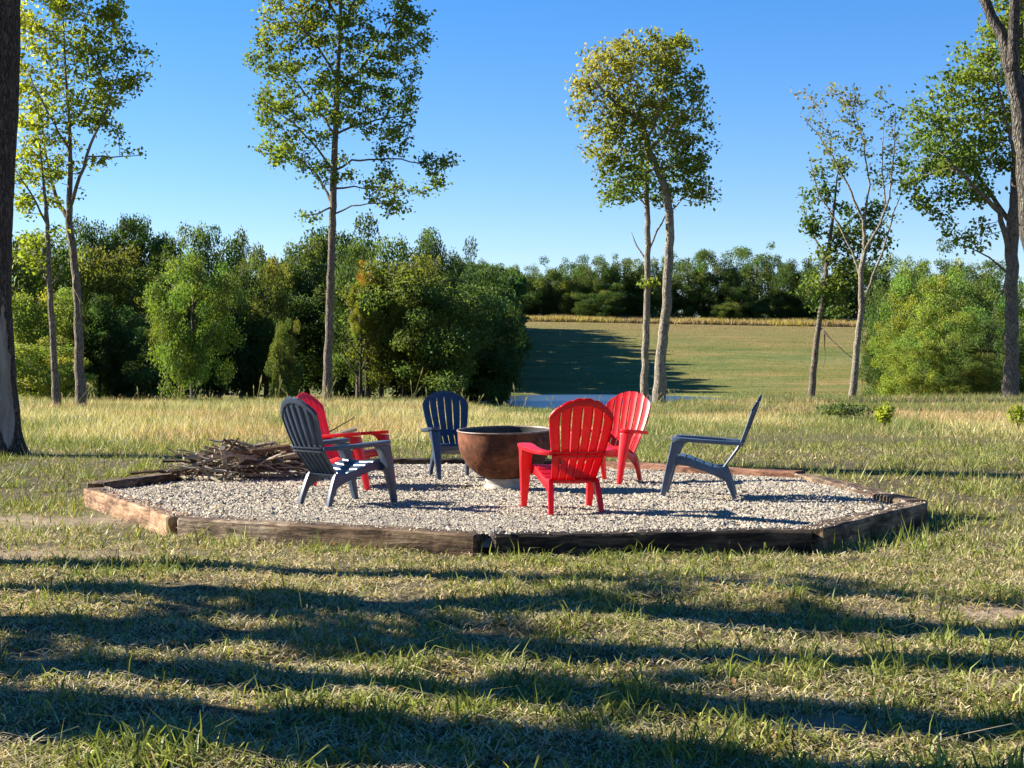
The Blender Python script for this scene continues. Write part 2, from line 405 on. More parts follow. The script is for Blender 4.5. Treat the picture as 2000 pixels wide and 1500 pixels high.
# ------------------------------------------------------------------ generic tube
def tube(verts, faces, pts, rad, k=6, cap=True, jit=0.0, rr=None):
    pts = [Vector(p) for p in pts]; b0 = len(verts); up = None
    for i, p in enumerate(pts):
        d = (pts[min(i + 1, len(pts) - 1)] - pts[max(i - 1, 0)])
        if d.length < 1e-9: d = Vector((0, 0, 1))
        d.normalize()
        if up is None: up = d.orthogonal().normalized()
        else:
            up = up - d * up.dot(d); up = up.normalized() if up.length > 1e-6 else d.orthogonal().normalized()
        s = d.cross(up)
        for j in range(k):
            t = 2 * math.pi * j / k
            r = rad[i] * (1 + (rr.uniform(-jit, jit) if rr else 0))
            verts.append(p + (up * math.cos(t) + s * math.sin(t)) * r)
    for i in range(len(pts) - 1):
        for j in range(k):
            a0 = b0 + i * k + j; a1 = b0 + i * k + (j + 1) % k
            faces.append((a0, a1, a1 + k, a0 + k))
    if cap:
        faces.append(tuple(b0 + j for j in reversed(range(k))))
        e = b0 + (len(pts) - 1) * k
        faces.append(tuple(e + j for j in range(k)))

def poly_mesh(name, verts, faces, smooth=False):
    me = bpy.data.meshes.new(name); me.from_pydata([tuple(v) for v in verts], [], faces)
    if smooth: me.polygons.foreach_set('use_smooth', np.ones(len(me.polygons), bool))
    me.update(); return me

# ------------------------------------------------------------------ fire bowl
def lathe(prof, k=72, jit=0):
    verts, faces = [], []
    for r, z in prof:
        for j in range(k):
            t = 2 * math.pi * j / k; verts.append((r * math.cos(t), r * math.sin(t), z))
    for i in range(len(prof) - 1):
        for j in range(k):
            a0 = i * k + j; a1 = i * k + (j + 1) % k; faces.append((a0, a1, a1 + k, a0 + k))
    return verts, faces
bowl = empty('fire_bowl', (-.065, 15.4, -.03)); bowl.rotation_euler = (math.radians(2.6), math.radians(-.8), 0)
tag(bowl, 'rusty steel fire bowl on a pale concrete pedestal in the middle of the gravel', 'fire bowl')
outer = [(.10, .125), (.20, .135), (.27, .165), (.335, .215), (.385, .27), (.425, .335), (.455, .41), (.468, .48), (.472, .55), (.473, .61)]
inner = [(.463, .612), (.460, .55), (.455, .48), (.442, .41), (.41, .335), (.37, .27), (.32, .22), (.25, .185), (.12, .165), (.0001, .16)]
v_, f_ = lathe([(.0001, .124)] + outer, 96); me = poly_mesh('shell', v_, f_, True)
m, n = mat('rusted_steel')
v = coords(n)
r1 = noise_node(n, 4.5, 8, .68, v, .4); r2 = noise_node(n, 24, 6, .7, v)
c = ramp(n, r1, [(.32, (.03, .014, .010)), (.46, (.075, .028, .016)), (.58, (.14, .05, .024)), (.72, (.24, .10, .05))])
c = mix(n, c, ramp(n, r2, [(.35, (.62, .6, .6)), (.65, (1.25, 1.2, 1.15))]), .8, 'MULTIPLY')
scr = noise_node(n, 9, 3, .5, coords(n, (1, 1, .15)), 1.5)
c = mix(n, c, (.34, .20, .12), ramp(n, scr, [(.70, (0, 0, 0)), (.76, (.6, .6, .6))]))
finish(n, prin(n, c, .8, .2, bump(n, r2, .6, .008)))
link('shell', me, m, bowl)
v_, f_ = lathe(inner, 96); me = poly_mesh('inner_lining', v_, f_, True)
m, n = mat('sooty_steel')
c = ramp(n, noise_node(n, 12, 5, .6, coords(n)), [(.3, (.008, .008, .009)), (.7, (.035, .032, .03))])
finish(n, prin(n, c, .5, .4)); link('inner_lining', me, m, bowl)
v_, f_ = lathe([(.473, .600), (.480, .602), (.480, .615), (.462, .615), (.461, .600)], 96); me = poly_mesh('rim', v_, f_, True)
m, n = mat('worn_rim'); finish(n, prin(n, ramp(n, noise_node(n, 20, 4, .6, coords(n)), [(.3, (.10, .06, .045)), (.7, (.26, .19, .15))]), .5, .4)); link('rim', me, m, bowl)
v_, f_ = lathe([(.0001, .145), (.185, .147), (.200, .135), (.203, .10), (.190, .088), (.192, .07), (.205, .055), (.212, .03), (.228, .015), (.230, -.06), (.0001, -.06)], 64)
me = poly_mesh('pedestal', v_, f_, True)
m, n = mat('cast_concrete'); v = coords(n)
c = ramp(n, noise_node(n, 12, 6, .65, v), [(.3, (.24, .225, .19)), (.7, (.40, .375, .33))])
finish(n, prin(n, c, .9, .15, bump(n, noise_node(n, 90, 4, .6, v), .4, .003)))
link('pedestal', me, m, bowl)

# ------------------------------------------------------------------ chairs
def loft(secs, closed=True):
    """secs: list of lists of points (same count)"""
    k = len(secs[0]); verts = [p for s in secs for p in s]; faces = []
    for i in range(len(secs) - 1):
        for j in range(k):
            a0 = i * k + j; a1 = i * k + (j + 1) % k; faces.append((a0, a1, a1 + k, a0 + k))
    faces.append(tuple(reversed(range(k)))); faces.append(tuple((len(secs) - 1) * k + j for j in range(k)))
    return verts, faces
def fix(me, bev=.0, seg=2):
    bm = bmesh.new(); bm.from_mesh(me)
    bmesh.ops.remove_doubles(bm, verts=bm.verts, dist=1e-5)
    bmesh.ops.recalc_face_normals(bm, faces=bm.faces)
    if bev:
        ed = [e for e in bm.edges if len(e.link_faces) == 2 and e.calc_face_angle() > .6]
        bmesh.ops.bevel(bm, geom=ed, offset=bev, segments=seg, affect='EDGES', profile=.6, clamp_overlap=True)
    bm.to_mesh(me); bm.free(); return me
def boxsec(x0, x1, y0, y1, z): return [(x0, y0, z), (x1, y0, z), (x1, y1, z), (x0, y1, z)]

BACK = [(.115, .245), (.075, .305), (.035, .365), (-.005, .425), (-.035, .47), (-.055, .51), (-.080, .57), (-.108, .64), (-.135, .71), (-.160, .78), (-.185, .85), (-.21, .915), (-.225, .97)]
bys = np.array([p[0] for p in BACK]); bzs = np.array([p[1] for p in BACK])
def back_y(z): return float(np.interp(z, bzs, bys))
def back_hw(z): return float(np.interp(z, [.24, .46, .60, .74, .815, .97], [.185, .215, .245, .268, .272, .272]))
def arch(x):   # height of the top edge at lateral x
    t = abs(x) / .272
    return .806 + .152 * max(0, 1 - (t * .99) ** 2.05) ** .8

def slat_mesh(i):
    """one of six back slats; u edges at i/6..(i+1)/6"""
    u0, u1 = -1 + i / 3, -1 + (i + 1) / 3
    uc = (u0 + u1) / 2
    zt_l, zt_r = 0, 0
    def curve_x(u, z):
        hw = back_hw(z); x = u * hw
        return x + 0.0
    zc = [.25, .275, .285, .36, .44, .452, .462, .50, .512, .524, .60, .68, .76]
    ztop_slot = arch(uc * .272) - .075
    zs_ = [z for z in zc if z < ztop_slot - .03] + [ztop_slot - .012, ztop_slot, ztop_slot + .012]
    secs = []
    def row(z, s, zl=None, zr=None):
        gap = .0055 * s + .0006
        xl = curve_x(u0, z) + (gap if i > 0 else 0); xr = curve_x(u1, z) - (gap if i < 5 else 0)
        w_ = (xr - xl); ring = []
        fl = .016 if (s > .5) else .012
        pr = [(0, -fl), (.0, -.001), (.06, .0035), (.28, .0015), (.5, .0005), (.72, .0015), (.94, .0035), (1, -.001), (1, -fl),
              (.955, -fl), (.93, -.0045), (.5, -.0055), (.07, -.0045), (.045, -fl)]
        for t, off in pr:
            x = xl + w_ * t
            zz_ = z if zl is None else zl(t)
            dz = .004; ang = math.atan2(back_y(zz_ + dz) - back_y(zz_ - dz), 2 * dz)
            cav = -.035 * (1 - (x / .28) ** 2) * min(1, max(0, (zz_ - .25) / .3))   # lateral hollow of the back
            ring.append((x, back_y(zz_) + cav + off * math.cos(ang), zz_ - off * math.sin(ang)))
        return ring
    for z in zs_:
        s = 1.0
        if z <= .276 or .455 < z < .515 or z > ztop_slot + .006: s = 0.0
        elif z <= .286 or .45 < z < .525 or z > ztop_slot - .006: s = .6
        secs.append(row(z, s))
    for k in range(1, 5):
        f = k / 4
        def zl(t, f=f):
            x = (u0 + (u1 - u0) * t) * .272
            top = arch(x) - .010 * (abs(2 * t - 1) ** 4)
            zb = ztop_slot + .012
            return zb + (top - zb) * f
        secs.append(row(ztop_slot + .03 * f, 0.0, zl))
    v_, f_ = loft(secs)
    return fix(poly_mesh('slat', v_, f_))

def make_chair_meshes():
    P_ = {}
    P_['slat'] = [slat_mesh(i) for i in range(6)]
    # rails behind the back (mid and arch)
    def rail(z0, z1, depth, name):
        secs = []
        for k in range(13):
            x = -1 + 2 * k / 12; hw = back_hw((z0 + z1) / 2) * .985; X_ = x * hw
            cav = -.035 * (1 - (X_ / .28) ** 2) * min(1, max(0, ((z0 + z1) / 2 - .25) / .3))
            secs.append([(X_, back_y(z0) + cav - .008, z0), (X_, back_y(z1) + cav - .008, z1), (X_, back_y(z1) + cav - .008 - depth, z1 + .004), (X_, back_y(z0) + cav - .008 - depth, z0 + .004)])
        v_, f_ = loft(secs); return fix(poly_mesh(name, v_, f_), .003)
    P_['back_rail'] = [rail(.466, .482, .022, 'back_rail'), rail(.497, .512, .022, 'back_rail'), rail(.252, .272, .022, 'back_rail')]
    # arch rail behind the slat tops
    secs = []
    for k in range(19):
        x = (-1 + 2 * k / 18) * .266; za = arch(x) - .012; zb = za - .052
        cav = -.035 * (1 - (x / .28) ** 2)
        secs.append([(x, back_y(za) + cav - .006, za), (x, back_y(zb) + cav - .006, zb), (x, back_y(zb) + cav - .018, zb + .004), (x, back_y(za) + cav - .018, za)])
    v_, f_ = loft(secs); P_['arch_rail'] = fix(poly_mesh('arch_rail', v_, f_), .003)
    # seat slats (curved seat falling to the rear)
    sprof = [(.535, .355), (.52, .378), (.48, .385), (.41, .365), (.34, .338), (.27, .310), (.20, .285), (.135, .262)]
    P_['seat_slat'] = []
    sy_ = np.array([p[0] for p in sprof][::-1]); sz_ = np.array([p[1] for p in sprof][::-1])
    edges = [.53, .445, .362, .279, .196, .118]
    for k in range(5):
        ya, yb = edges[k] - .004, edges[k + 1] + .004
        secs = []
        for t in (-1, -.9, -.45, 0, .45, .9, 1):
            pts = []
            hw = .232 - .03 * (0.53 - (ya + yb) / 2) / .41
            X_ = t * hw; dip = -.010 * (1 - t * t)
            yy = [ya + (yb - ya) * s for s in (0, .08, .5, .92, 1)]
            z_ = [float(np.interp(y, sy_, sz_)) + dip for y in yy]
            if k == 0: z_[0] -= .006
            pts = [(X_, yy[0], z_[0] - .010), (X_, yy[1], z_[1] + .002), (X_, yy[2], z_[2] + .004), (X_, yy[3], z_[3] + .002), (X_, yy[4], z_[4] - .010), (X_, yy[4] + .006, z_[4] - .014), (X_, yy[2], z_[2] - .004), (X_, yy[0] - .006, z_[0] - .014)]
            secs.append(pts)
        v_, f_ = loft(secs); P_['seat_slat'].append(fix(poly_mesh('seat_slat', v_, f_)))
    # front apron
    secs = []
    for k in range(9):
        t = -1 + k / 4; x = t * .235; y = .538 + .004 * (1 - t * t)
        zb = .285 + .03 * (1 - t * t)
        secs.append([(x, y, .352), (x, y - .008, .360), (x, y - .022, .355), (x, y - .026, zb + .01), (x, y - .012, zb)])
    v_, f_ = loft(secs); P_['apron'] = fix(poly_mesh('apron', v_, f_), .002)
    # side rails: curved in profile, from front leg to rear
    for s in (-1, 1):
        secs = []
        for (y, zt, zb, x) in ((.56, .368, .285, .250), (.50, .384, .300, .246), (.42, .366, .288, .240), (.34, .336, .262, .234), (.26, .306, .236, .228), (.18, .283, .205, .220), (.11, .268, .170, .212), (.075, .262, .150, .208)):
            secs.append([(s * x, y, zt), (s * (x - .022), y, zt - .002), (s * (x - .022), y, zb), (s * (x + .004), y, zb + .004)])
        v_, f_ = loft(secs); P_.setdefault('side_rail', []).append(fix(poly_mesh('side_rail', v_, f_), .004))
        # front leg: broad channel section narrowing to the foot
        secs = []
        for (z, y0, y1, xi, xo) in ((-.015, .628, .668, .268, .312), (0, .626, .667, .268, .313), (.10, .598, .648, .264, .320), (.20, .570, .628, .260, .328), (.30, .541, .606, .256, .337), (.40, .508, .582, .254, .346), (.47, .475, .566, .254, .352), (.505, .440, .560, .254, .355), (.522, .395, .556, .254, .357)):
            secs.append([(s * xi, y0, z), (s * xo, y0, z), (s * xo, y1, z), (s * (xo - .012), y1 + .006, z), (s * (xi + .012), y1 + .006, z), (s * xi, y1, z)])
        v_, f_ = loft(secs); P_.setdefault('leg', []).append(fix(poly_mesh('leg', v_, f_), .004))
        # rear leg
        secs = []
        for (z, y0, y1, xi, xo) in ((-.015, -.034, .006, .196, .236), (0, -.032, .008, .195, .236), (.07, -.016, .034, .190, .233), (.14, .006, .066, .184, .229), (.20, .026, .104, .180, .224), (.25, .046, .142, .180, .219), (.285, .070, .17, .182, .215)):
            secs.append([(s * xi, y0, z), (s * xo, y0, z), (s * (xo - .004), y1, z), (s * (xi + .004), y1, z)])
        v_, f_ = loft(secs); P_['leg'].append(fix(poly_mesh('leg', v_, f_), .004))
        # armrest
        outl = [(.205, -.075), (.235, -.085), (.290, -.05), (.335, .02), (.362, .12), (.378, .24), (.385, .36), (.384, .46), (.376, .52), (.350, .558), (.305, .570), (.262, .560), (.243, .52), (.246, .42), (.256, .30), (.262, .18), (.255, .08), (.232, .0)]
        zt = lambda y: .520 + .045 * (y + .08) / .64 + (.0)
        bm = bmesh.new()
        up = [bm.verts.new((s * x, y, zt(y))) for x, y in outl]
        f = bm.faces.new(up)
        cx_ = .31
        r_ = bmesh.ops.extrude_face_region(bm, geom=[f])
        for g_ in r_['geom']:
            if isinstance(g_, bmesh.types.BMVert): g_.co.z -= .034; g_.co.x += (s * cx_ - g_.co.x) * .06
        bmesh.ops.recalc_face_normals(bm, faces=bm.faces)
        bmesh.ops.bevel(bm, geom=[e for e in bm.edges if e.calc_face_angle(0) > .9], offset=.007, segments=3, affect='EDGES', profile=.6)
        me = bpy.data.meshes.new('armrest'); bm.to_mesh(me); bm.free()
        P_.setdefault('armrest', []).append(me)
    return P_
CM = make_chair_meshes()
def smooth_flat(me, ang=35):
    me.polygons.foreach_set('use_smooth', np.ones(len(me.polygons), bool))
    me.set_sharp_from_angle(angle=math.radians(ang))
for k, lst in CM.items():
    for me in (lst if isinstance(lst, list) else [lst]): smooth_flat(me)
def chair(loc, d, matl, label, z=-.012):
    yaw = math.atan2(d[1], d[0]) - math.pi / 2
    root = empty('adirondack_chair', (loc[0], loc[1], z), yaw)
    tag(root, label, 'chair', 'resin adirondack chairs around the fire bowl')
    for k in ('slat', 'back_rail', 'arch_rail', 'seat_slat', 'apron', 'side_rail', 'leg', 'armrest'):
        lst = CM[k] if isinstance(CM[k], list) else [CM[k]]
        for me in lst:
            o = bpy.data.objects.new(k, me); C.objects.link(o); o.parent = root
            if len(me.materials) == 0: me.materials.append(matl)
            o.material_slots[0].link = 'OBJECT'; o.material_slots[0].material = matl
    return root
chair((.527, 12.66), (-.22, .976), M_RED, 'bright red chair nearest the camera, seen from behind, right of the fire bowl')
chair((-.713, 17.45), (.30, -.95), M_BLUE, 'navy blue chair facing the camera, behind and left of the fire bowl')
chair((1.20, 16.85), (-.5, -.866), M_RED, 'pinkish lit red chair facing the camera, behind the nearest red chair')
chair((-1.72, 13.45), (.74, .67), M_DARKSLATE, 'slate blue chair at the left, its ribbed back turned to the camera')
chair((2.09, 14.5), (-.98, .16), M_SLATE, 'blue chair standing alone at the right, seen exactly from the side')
chair((-1.93, 15.85), (.92, -.38), M_RED, 'red chair at the left, mostly hidden behind the slate blue chair')

# ------------------------------------------------------------------ brush pile
def m_stick(name, c0, c1):
    m, n = mat(name); v = coords(n)
    c = ramp(n, noise_node(n, 14, 5, .65, v), [(.3, c0), (.65, c1)])
    finish(n, prin(n, c, .9, .15, bump(n, noise_node(n, 60, 4, .6, v), .5, .004))); return m
MS = [m_stick('stick_grey', (.10, .085, .07), (.33, .28, .22)), m_stick('stick_brown', (.06, .035, .022), (.17, .105, .065)), m_stick('stick_pale', (.22, .17, .11), (.46, .38, .27)), m_stick('stick_dark', (.03, .02, .014), (.09, .06, .042))]
def stick(c, yaw, pitch, L, r, matl, label, bend=.06, fork=True, group='dry sticks of the brush pile', name='branch'):
    rr = R; d = Vector((math.cos(yaw) * math.cos(pitch), math.sin(yaw) * math.cos(pitch), math.sin(pitch)))
    sd = d.orthogonal().normalized(); sd2 = d.cross(sd); n_ = 7; pts = []; rad = []
    o1 = o2 = 0
    for k in range(n_):
        t = k / (n_ - 1) - .5
        o1 += rr.uniform(-bend, bend) * L * .5; o2 += rr.uniform(-bend, bend) * L * .5
        pts.append(d * (t * L) + sd * o1 + sd2 * o2); rad.append(r * (1 - .5 * (t + .5)) * rr.uniform(.85, 1.15))
    V_, F_ = [], []; tube(V_, F_, pts, rad, 6, True, .12, rr)
    if fork:
        k = rr.choice((2, 3, 4)); q_ = pts[k]
        fd = (d + sd * rr.uniform(-.9, .9) + sd2 * rr.uniform(-.9, .9)).normalized()
        l2 = L * rr.uniform(.2, .4)
        tube(V_, F_, [q_, q_ + fd * l2 * .5 + sd * rr.uniform(-.03, .03), q_ + fd * l2], [rad[k] * .7, rad[k] * .5, rad[k] * .25], 5)
    o = link(name, poly_mesh(name, V_, F_), matl); o.location = c
    tag(o, label, 'stick', group); return o
for k in range(175):
    u = R.gauss(0, .38); u = max(-1, min(1, u)); v = max(-1, min(1, R.gauss(0, .4)))
    hh = max(0, 1 - u * u * .85 - v * v * .5)
    r = R.choice((.006, .008, .009, .011, .013, .017, .022)); L = R.uniform(.3, 1.0)
    z = .0 + r + R.random() ** .8 * .31 * hh
    X = -2.92 + u * .80; Y = 17.15 + v * .55 + u * .12
    yaw = R.gauss(0, .55) if R.random() < .65 else R.uniform(-1.5, 1.5)
    pitch = R.gauss(0, .12) if z < .12 else R.gauss(0, .3)
    if z - abs(math.sin(pitch)) * L / 2 < 0: pitch *= .2
    mi = R.choices((0, 1, 2, 3), (5, 3, 5, 4))[0]
    kind = ('grey', 'brown', 'pale', 'dark')[mi]
    thick = 'thin' if r < .011 else 'finger-thick' if r < .017 else 'thick'
    px_ = ('left end' if u < -.45 else 'left half' if u < -.12 else 'middle' if u < .15 else 'right half' if u < .5 else 'right end')
    fr = 'front' if v < -.15 else 'back' if v > .2 else 'core'
    lv = 'low' if z < .09 else 'halfway up' if z < .19 else 'high'
    yw = 'lying lengthways' if abs(yaw) < .45 else 'pointing forward' if abs(abs(yaw) - 1.5) < .5 else 'slanting'
    slabel = f'{thick} {kind} stick {yw}, {lv} in the {px_}, {fr} of the brush pile'
    stick((X, Y, z), yaw, pitch, L, r, MS[mi], slabel)
G_ = 'logs and larger branches of the brush pile'
stick((-3.62, 17.1, .25), math.radians(152), .28, .62, .017, MS[3], 'dark forked branch sticking out up and left from the brush pile', .05, True, G_)
stick((-3.15, 16.75, .17), math.radians(100), -1.0, .42, .035, MS[0], 'thick crooked grey stub standing steeply at the front of the pile', .09, False, G_, 'log')
stick((-2.75, 16.9, .30), math.radians(5), .1, .62, .05, MS[1], 'short thick reddish brown log lying across the top of the pile', .02, False, G_, 'log')
stick((-2.25, 17.3, .20), math.radians(-8), .03, 1.3, .055, MS[1], 'long brown log running behind the slate blue chair', .02, False, G_, 'log')
stick((-2.15, 17.1, .24), math.radians(18), .02, .8, .045, MS[2], 'pale split log end near the back of the slate blue chair', .02, False, G_, 'log')
stick((-2.25, 17.5, .36), math.radians(12), .28, 1.0, .06, MS[2], 'pale tan log rising to the right on top of the pile', .03, False, G_, 'log')
stick((-2.2, 17.6, .45), math.radians(20), .45, .9, .012, MS[1], 'thin straight twig rising right above the pale log', .03, False, G_)
stick((-3.0, 17.1, .37), math.radians(175), .05, .75, .022, MS[0], 'grey curved branch lying along the crest of the pile', .07, True, G_)
stick((-3.35, 16.7, .12), math.radians(60), -.9, .40, .014, MS[0], 'thin grey twig propped at the left front of the pile', .06, True, G_)
stick((-2.0, 16.7, .14), math.radians(-35), -.35, .42, .013, MS[2], 'pale straight twig slanting down at the right front of the pile', .02, False, G_)
stick((-3.75, 16.95, .05), math.radians(8), .02, .9, .020, MS[1], 'low brown branch lying on the left timber beside the pile', .05, True, G_)

# ------------------------------------------------------------------ hero trees (skeleton by space colonisation)
def leaves_np(cen, size, r, up=.3, fold=.18, col=None):
    n_ = len(cen)
    nm = r.normal(size=(n_, 3)); nm[:, 2] += up; nm /= np.linalg.norm(nm, axis=1)[:, None]
    t = r.normal(size=(n_, 3)); t -= nm * (t * nm).sum(1)[:, None]; t /= np.linalg.norm(t, axis=1)[:, None]
    b = np.cross(nm, t); s = size[:, None]
    v0 = cen - t * s * .5; v2 = cen + t * s * .55
    v1 = cen + b * s * .36 + nm * s * fold; v3 = cen - b * s * .36 + nm * s * fold
    V_ = np.stack([v0, v1, v2, v3], 1).reshape(-1, 3); i = np.arange(n_) * 4
    Fc = np.concatenate([np.stack([i, i + 1, i + 2], 1), np.stack([i, i + 2, i + 3], 1)])
    return V_, Fc, (np.repeat(col, 4, 0) if col is not None else None)

def resample(pts, step):
    out_ = [pts[0]]
    for a0, b0 in zip(pts[:-1], pts[1:]):
        L = (b0[0] - a0[0]).length; k = max(1, int(L / step))
        for j in range(1, k + 1):
            t = j / k; out_.append((a0[0].lerp(b0[0], t), a0[1] * (1 - t) + b0[1] * t))
    return out_

def hero(name, label, d, base_px, trunk, limbs, blobs, natt, leaf, colf, bmat, seed, cat='tree', step=.32, kleaf=5, spread=.28, group=None, infl=2.6, kill=.5, lr=.012, dead=None):
    """trunk: [(px,py,radius)], limbs: [(start index on trunk list or 'px,py', [(px,py,dd,radius)...])], blobs: (px,py,rx,ry)"""
    r = np.random.default_rng(seed)
    bx_ = (base_px - 1000) / F * d; bz_ = gzf(bx_, d)
    base = Vector((bx_, d, bz_))
    root = empty(name, base); tag(root, label, cat, group)
    W = lambda px, py, dd=0: PX(px, py, d) - base + Vector((0, dd, 0))
    tp = [(Vector((0, 0, -.15)), trunk[0][2] * 1.3)] + [(W(px, py) , rad) for px, py, rad in trunk]
    tp[1] = (Vector((0, 0, .12)), trunk[0][2] * 1.1)
    tp = resample(tp, step)
    # smooth wobble
    V_, F_ = [], []; rr = random.Random(seed)
    pts = [p for p, _ in tp]; rad = [q_ for _, q_ in tp]
    if len(pts) > 3:
        for i in range(2, len(pts)): pts[i] = pts[i] + Vector((rr.uniform(-1, 1), rr.uniform(-1, 1), 0)) * rad[i] * .18
    tube(V_, F_, pts, rad, 12, True, .06, rr)
    link('trunk', poly_mesh('trunk', V_, F_, True), bmat, root)
    nodes = [np.array(p) for p in pts]; par = [i - 1 for i in range(len(pts))]; fixed = {i: rad[i] for i in range(len(pts))}
    trunk_n = len(pts); start_of = []
    for lb in limbs:
        P0 = W(lb[0][0], lb[0][1], lb[0][2])
        arr = np.array(nodes); j = int(np.argmin(((arr - np.array(P0)) ** 2).sum(1)))
        lp = [(Vector(nodes[j]), lb[0][3])] + [(W(a_, b_, c_), e_) for a_, b_, c_, e_ in lb[1:]]
        lp = resample(lp, step)
        lpts = [lp[0][0]] + [p + Vector((rr.uniform(-1, 1), rr.uniform(-1, 1), rr.uniform(-1, 1))) * .05 * step * 2 for p, _ in lp[1:]]
        V_, F_ = [], []; tube(V_, F_, lpts, [q_ for _, q_ in lp], 8, True, .05, rr)
        link('limb', poly_mesh('limb', V_, F_, True), bmat, root)
        prev = j
        for p, (_, q_) in zip(lpts[1:], lp[1:]):
            nodes.append(np.array(p)); par.append(prev); prev = len(nodes) - 1; fixed[prev] = q_
    nfix = len(nodes)
    # attractors
    vol = np.array([b[2] * b[2] * b[3] for b in blobs], float) ** .75; cnt = (vol / vol.sum() * natt).astype(int) + 3
    att = []
    for (px, py, rx, ry), c_ in zip(blobs, cnt):
        u = r.normal(size=(c_, 3)); u /= np.linalg.norm(u, axis=1)[:, None]; u *= (r.random((c_, 1)) ** .42)
        sc = d / F; cc = np.array(W(px, py))
        att.append(cc + u * np.array([rx * sc, rx * sc * .95, ry * sc]))
    att = np.concatenate(att)
    P_ = np.array(nodes); par = list(par)
    dist = ((att[:, None] - P_[None]) ** 2).sum(2); near_ = dist.argmin(1); nd = np.sqrt(dist.min(1))
    alive = nd > kill * .6
    for it in range(70):
        act = alive & (nd < (infl if it > 4 else infl * 3))
        if it > 50: act = alive
        if not act.any(): break
        dirs = att[act] - P_[near_[act]]; dirs /= np.linalg.norm(dirs, axis=1)[:, None] + 1e-9
        uq, inv = np.unique(near_[act], return_inverse=True)
        acc = np.zeros((len(uq), 3)); np.add.at(acc, inv, dirs)
        acc += r.normal(0, .25, acc.shape) + np.array([0, 0, .05])
        acc /= np.linalg.norm(acc, axis=1)[:, None] + 1e-9
        new = P_[uq] + acc * step
        o0 = len(P_); P_ = np.concatenate([P_, new]); par += list(uq)
        dn = np.sqrt(((att[:, None] - new[None]) ** 2).sum(2)); mi = dn.argmin(1); md = dn.min(1)
        better = md < nd; near_ = np.where(better, mi + o0, near_); nd = np.minimum(nd, md)
        alive &= nd > kill
        if len(P_) > 9000: break
    par = np.array(par); nn = len(P_)
    ch = [[] for _ in range(nn)]
    for i in range(1, nn):
        if par[i] >= 0: ch[par[i]].append(i)
    rad2 = np.full(nn, lr)
    for i in range(nn - 1, 0, -1):
        if ch[i]: rad2[i] = (sum(rad2[c_] ** 2.3 for c_ in ch[i])) ** (1 / 2.3)
    for i in range(nfix, nn):
        p_ = par[i]
        if p_ in fixed: rad2[i] = min(rad2[i], fixed[p_] * .7)
    for i in range(nfix, nn):
        if par[i] >= nfix: rad2[i] = min(rad2[i], rad2[par[i]])
    # twig tubes: vectorised 4-gon per edge
    e = np.arange(nfix, nn); a0 = P_[par[e]]; b0 = P_[e]
    ra = np.where(par[e] >= nfix, rad2[par[e]], rad2[e]); rb = rad2[e]
    dv = b0 - a0; dv /= np.linalg.norm(dv, axis=1)[:, None] + 1e-9
    ref = np.where(np.abs(dv[:, 2:3]) > .9, np.array([[1., 0, 0]]), np.array([[0, 0, 1.]]))
    s1 = np.cross(dv, ref); s1 /= np.linalg.norm(s1, axis=1)[:, None]; s2 = np.cross(dv, s1)
    K = 4; ring = []
    for cpos, rd in ((a0, ra), (b0, rb)):
        for k in range(K):
            t = 2 * math.pi * k / K; ring.append(cpos + (s1 * math.cos(t) + s2 * math.sin(t)) * rd[:, None])
    V_ = np.stack(ring, 1).reshape(-1, 3); i0 = np.arange(len(e))[:, None] * 8
    Fq = np.concatenate([i0 + np.array([[k, (k + 1) % 4, (k + 1) % 4 + 4, k + 4]]) for k in range(4)])
    tg = link('twigs', np_mesh('twigs', V_, Fq), bmat, root); tag(tg, kind='stuff')
    # leaves
    depth_ok = np.array([i for i in range(nfix, nn) if rad2[i] < lr * 2.6 and (dead is None or not dead(P_[i] + np.array(base), r))])
    if len(depth_ok):
        cl = r.random(len(depth_ok)); 
        keep = cl > .12
        idx = depth_ok[keep]
        k_ = (kleaf * 5.0 * r.gamma(2.2, 1 / 2.2, len(idx))).astype(int); rep = np.repeat(idx, k_)
        cen = P_[rep] + r.normal(0, spread * .9, (len(rep), 3)) * np.array([1, 1, .75])
        sz = leaf * .95 * r.uniform(.6, 1.35, len(rep))
        col = colf(cen + np.array(base), r, len(rep))
        V_, Fc, cc = leaves_np(cen, sz, r, .5, .16, col)
        cr = link('crown', np_mesh('crown', V_, Fc, cc), M_LEAF, root)
    return root

def colmix(c_a, c_b, c_c=None, f=None):
    c_a, c_b = np.array(c_a), np.array(c_b)
    def g_(P_, r, n_):
        t = noise(P_[:, 0] + P_[:, 1] * .7, P_[:, 2], 1.1, 2, 6); t = np.clip((t - .35) / .3, 0, 1) * .7 + r.random(n_) * .3
        c = c_a[None] * (1 - t[:, None]) + c_b[None] * t[:, None]
        if c_c is not None:
            k = f(P_, r); c = c * (1 - k[:, None]) + np.array(c_c)[None] * k[:, None]
        return c * 1.55 * r.uniform(.7, 1.3, (n_, 1))
    return g_
def pxof(P_): return 1000 + P_[:, 0] / P_[:, 1] * F, HOR - (P_[:, 2] - CAM_H) / P_[:, 1] * F
GREEN_A, GREEN_B = (.045, .085, .016), (.11, .15, .025)

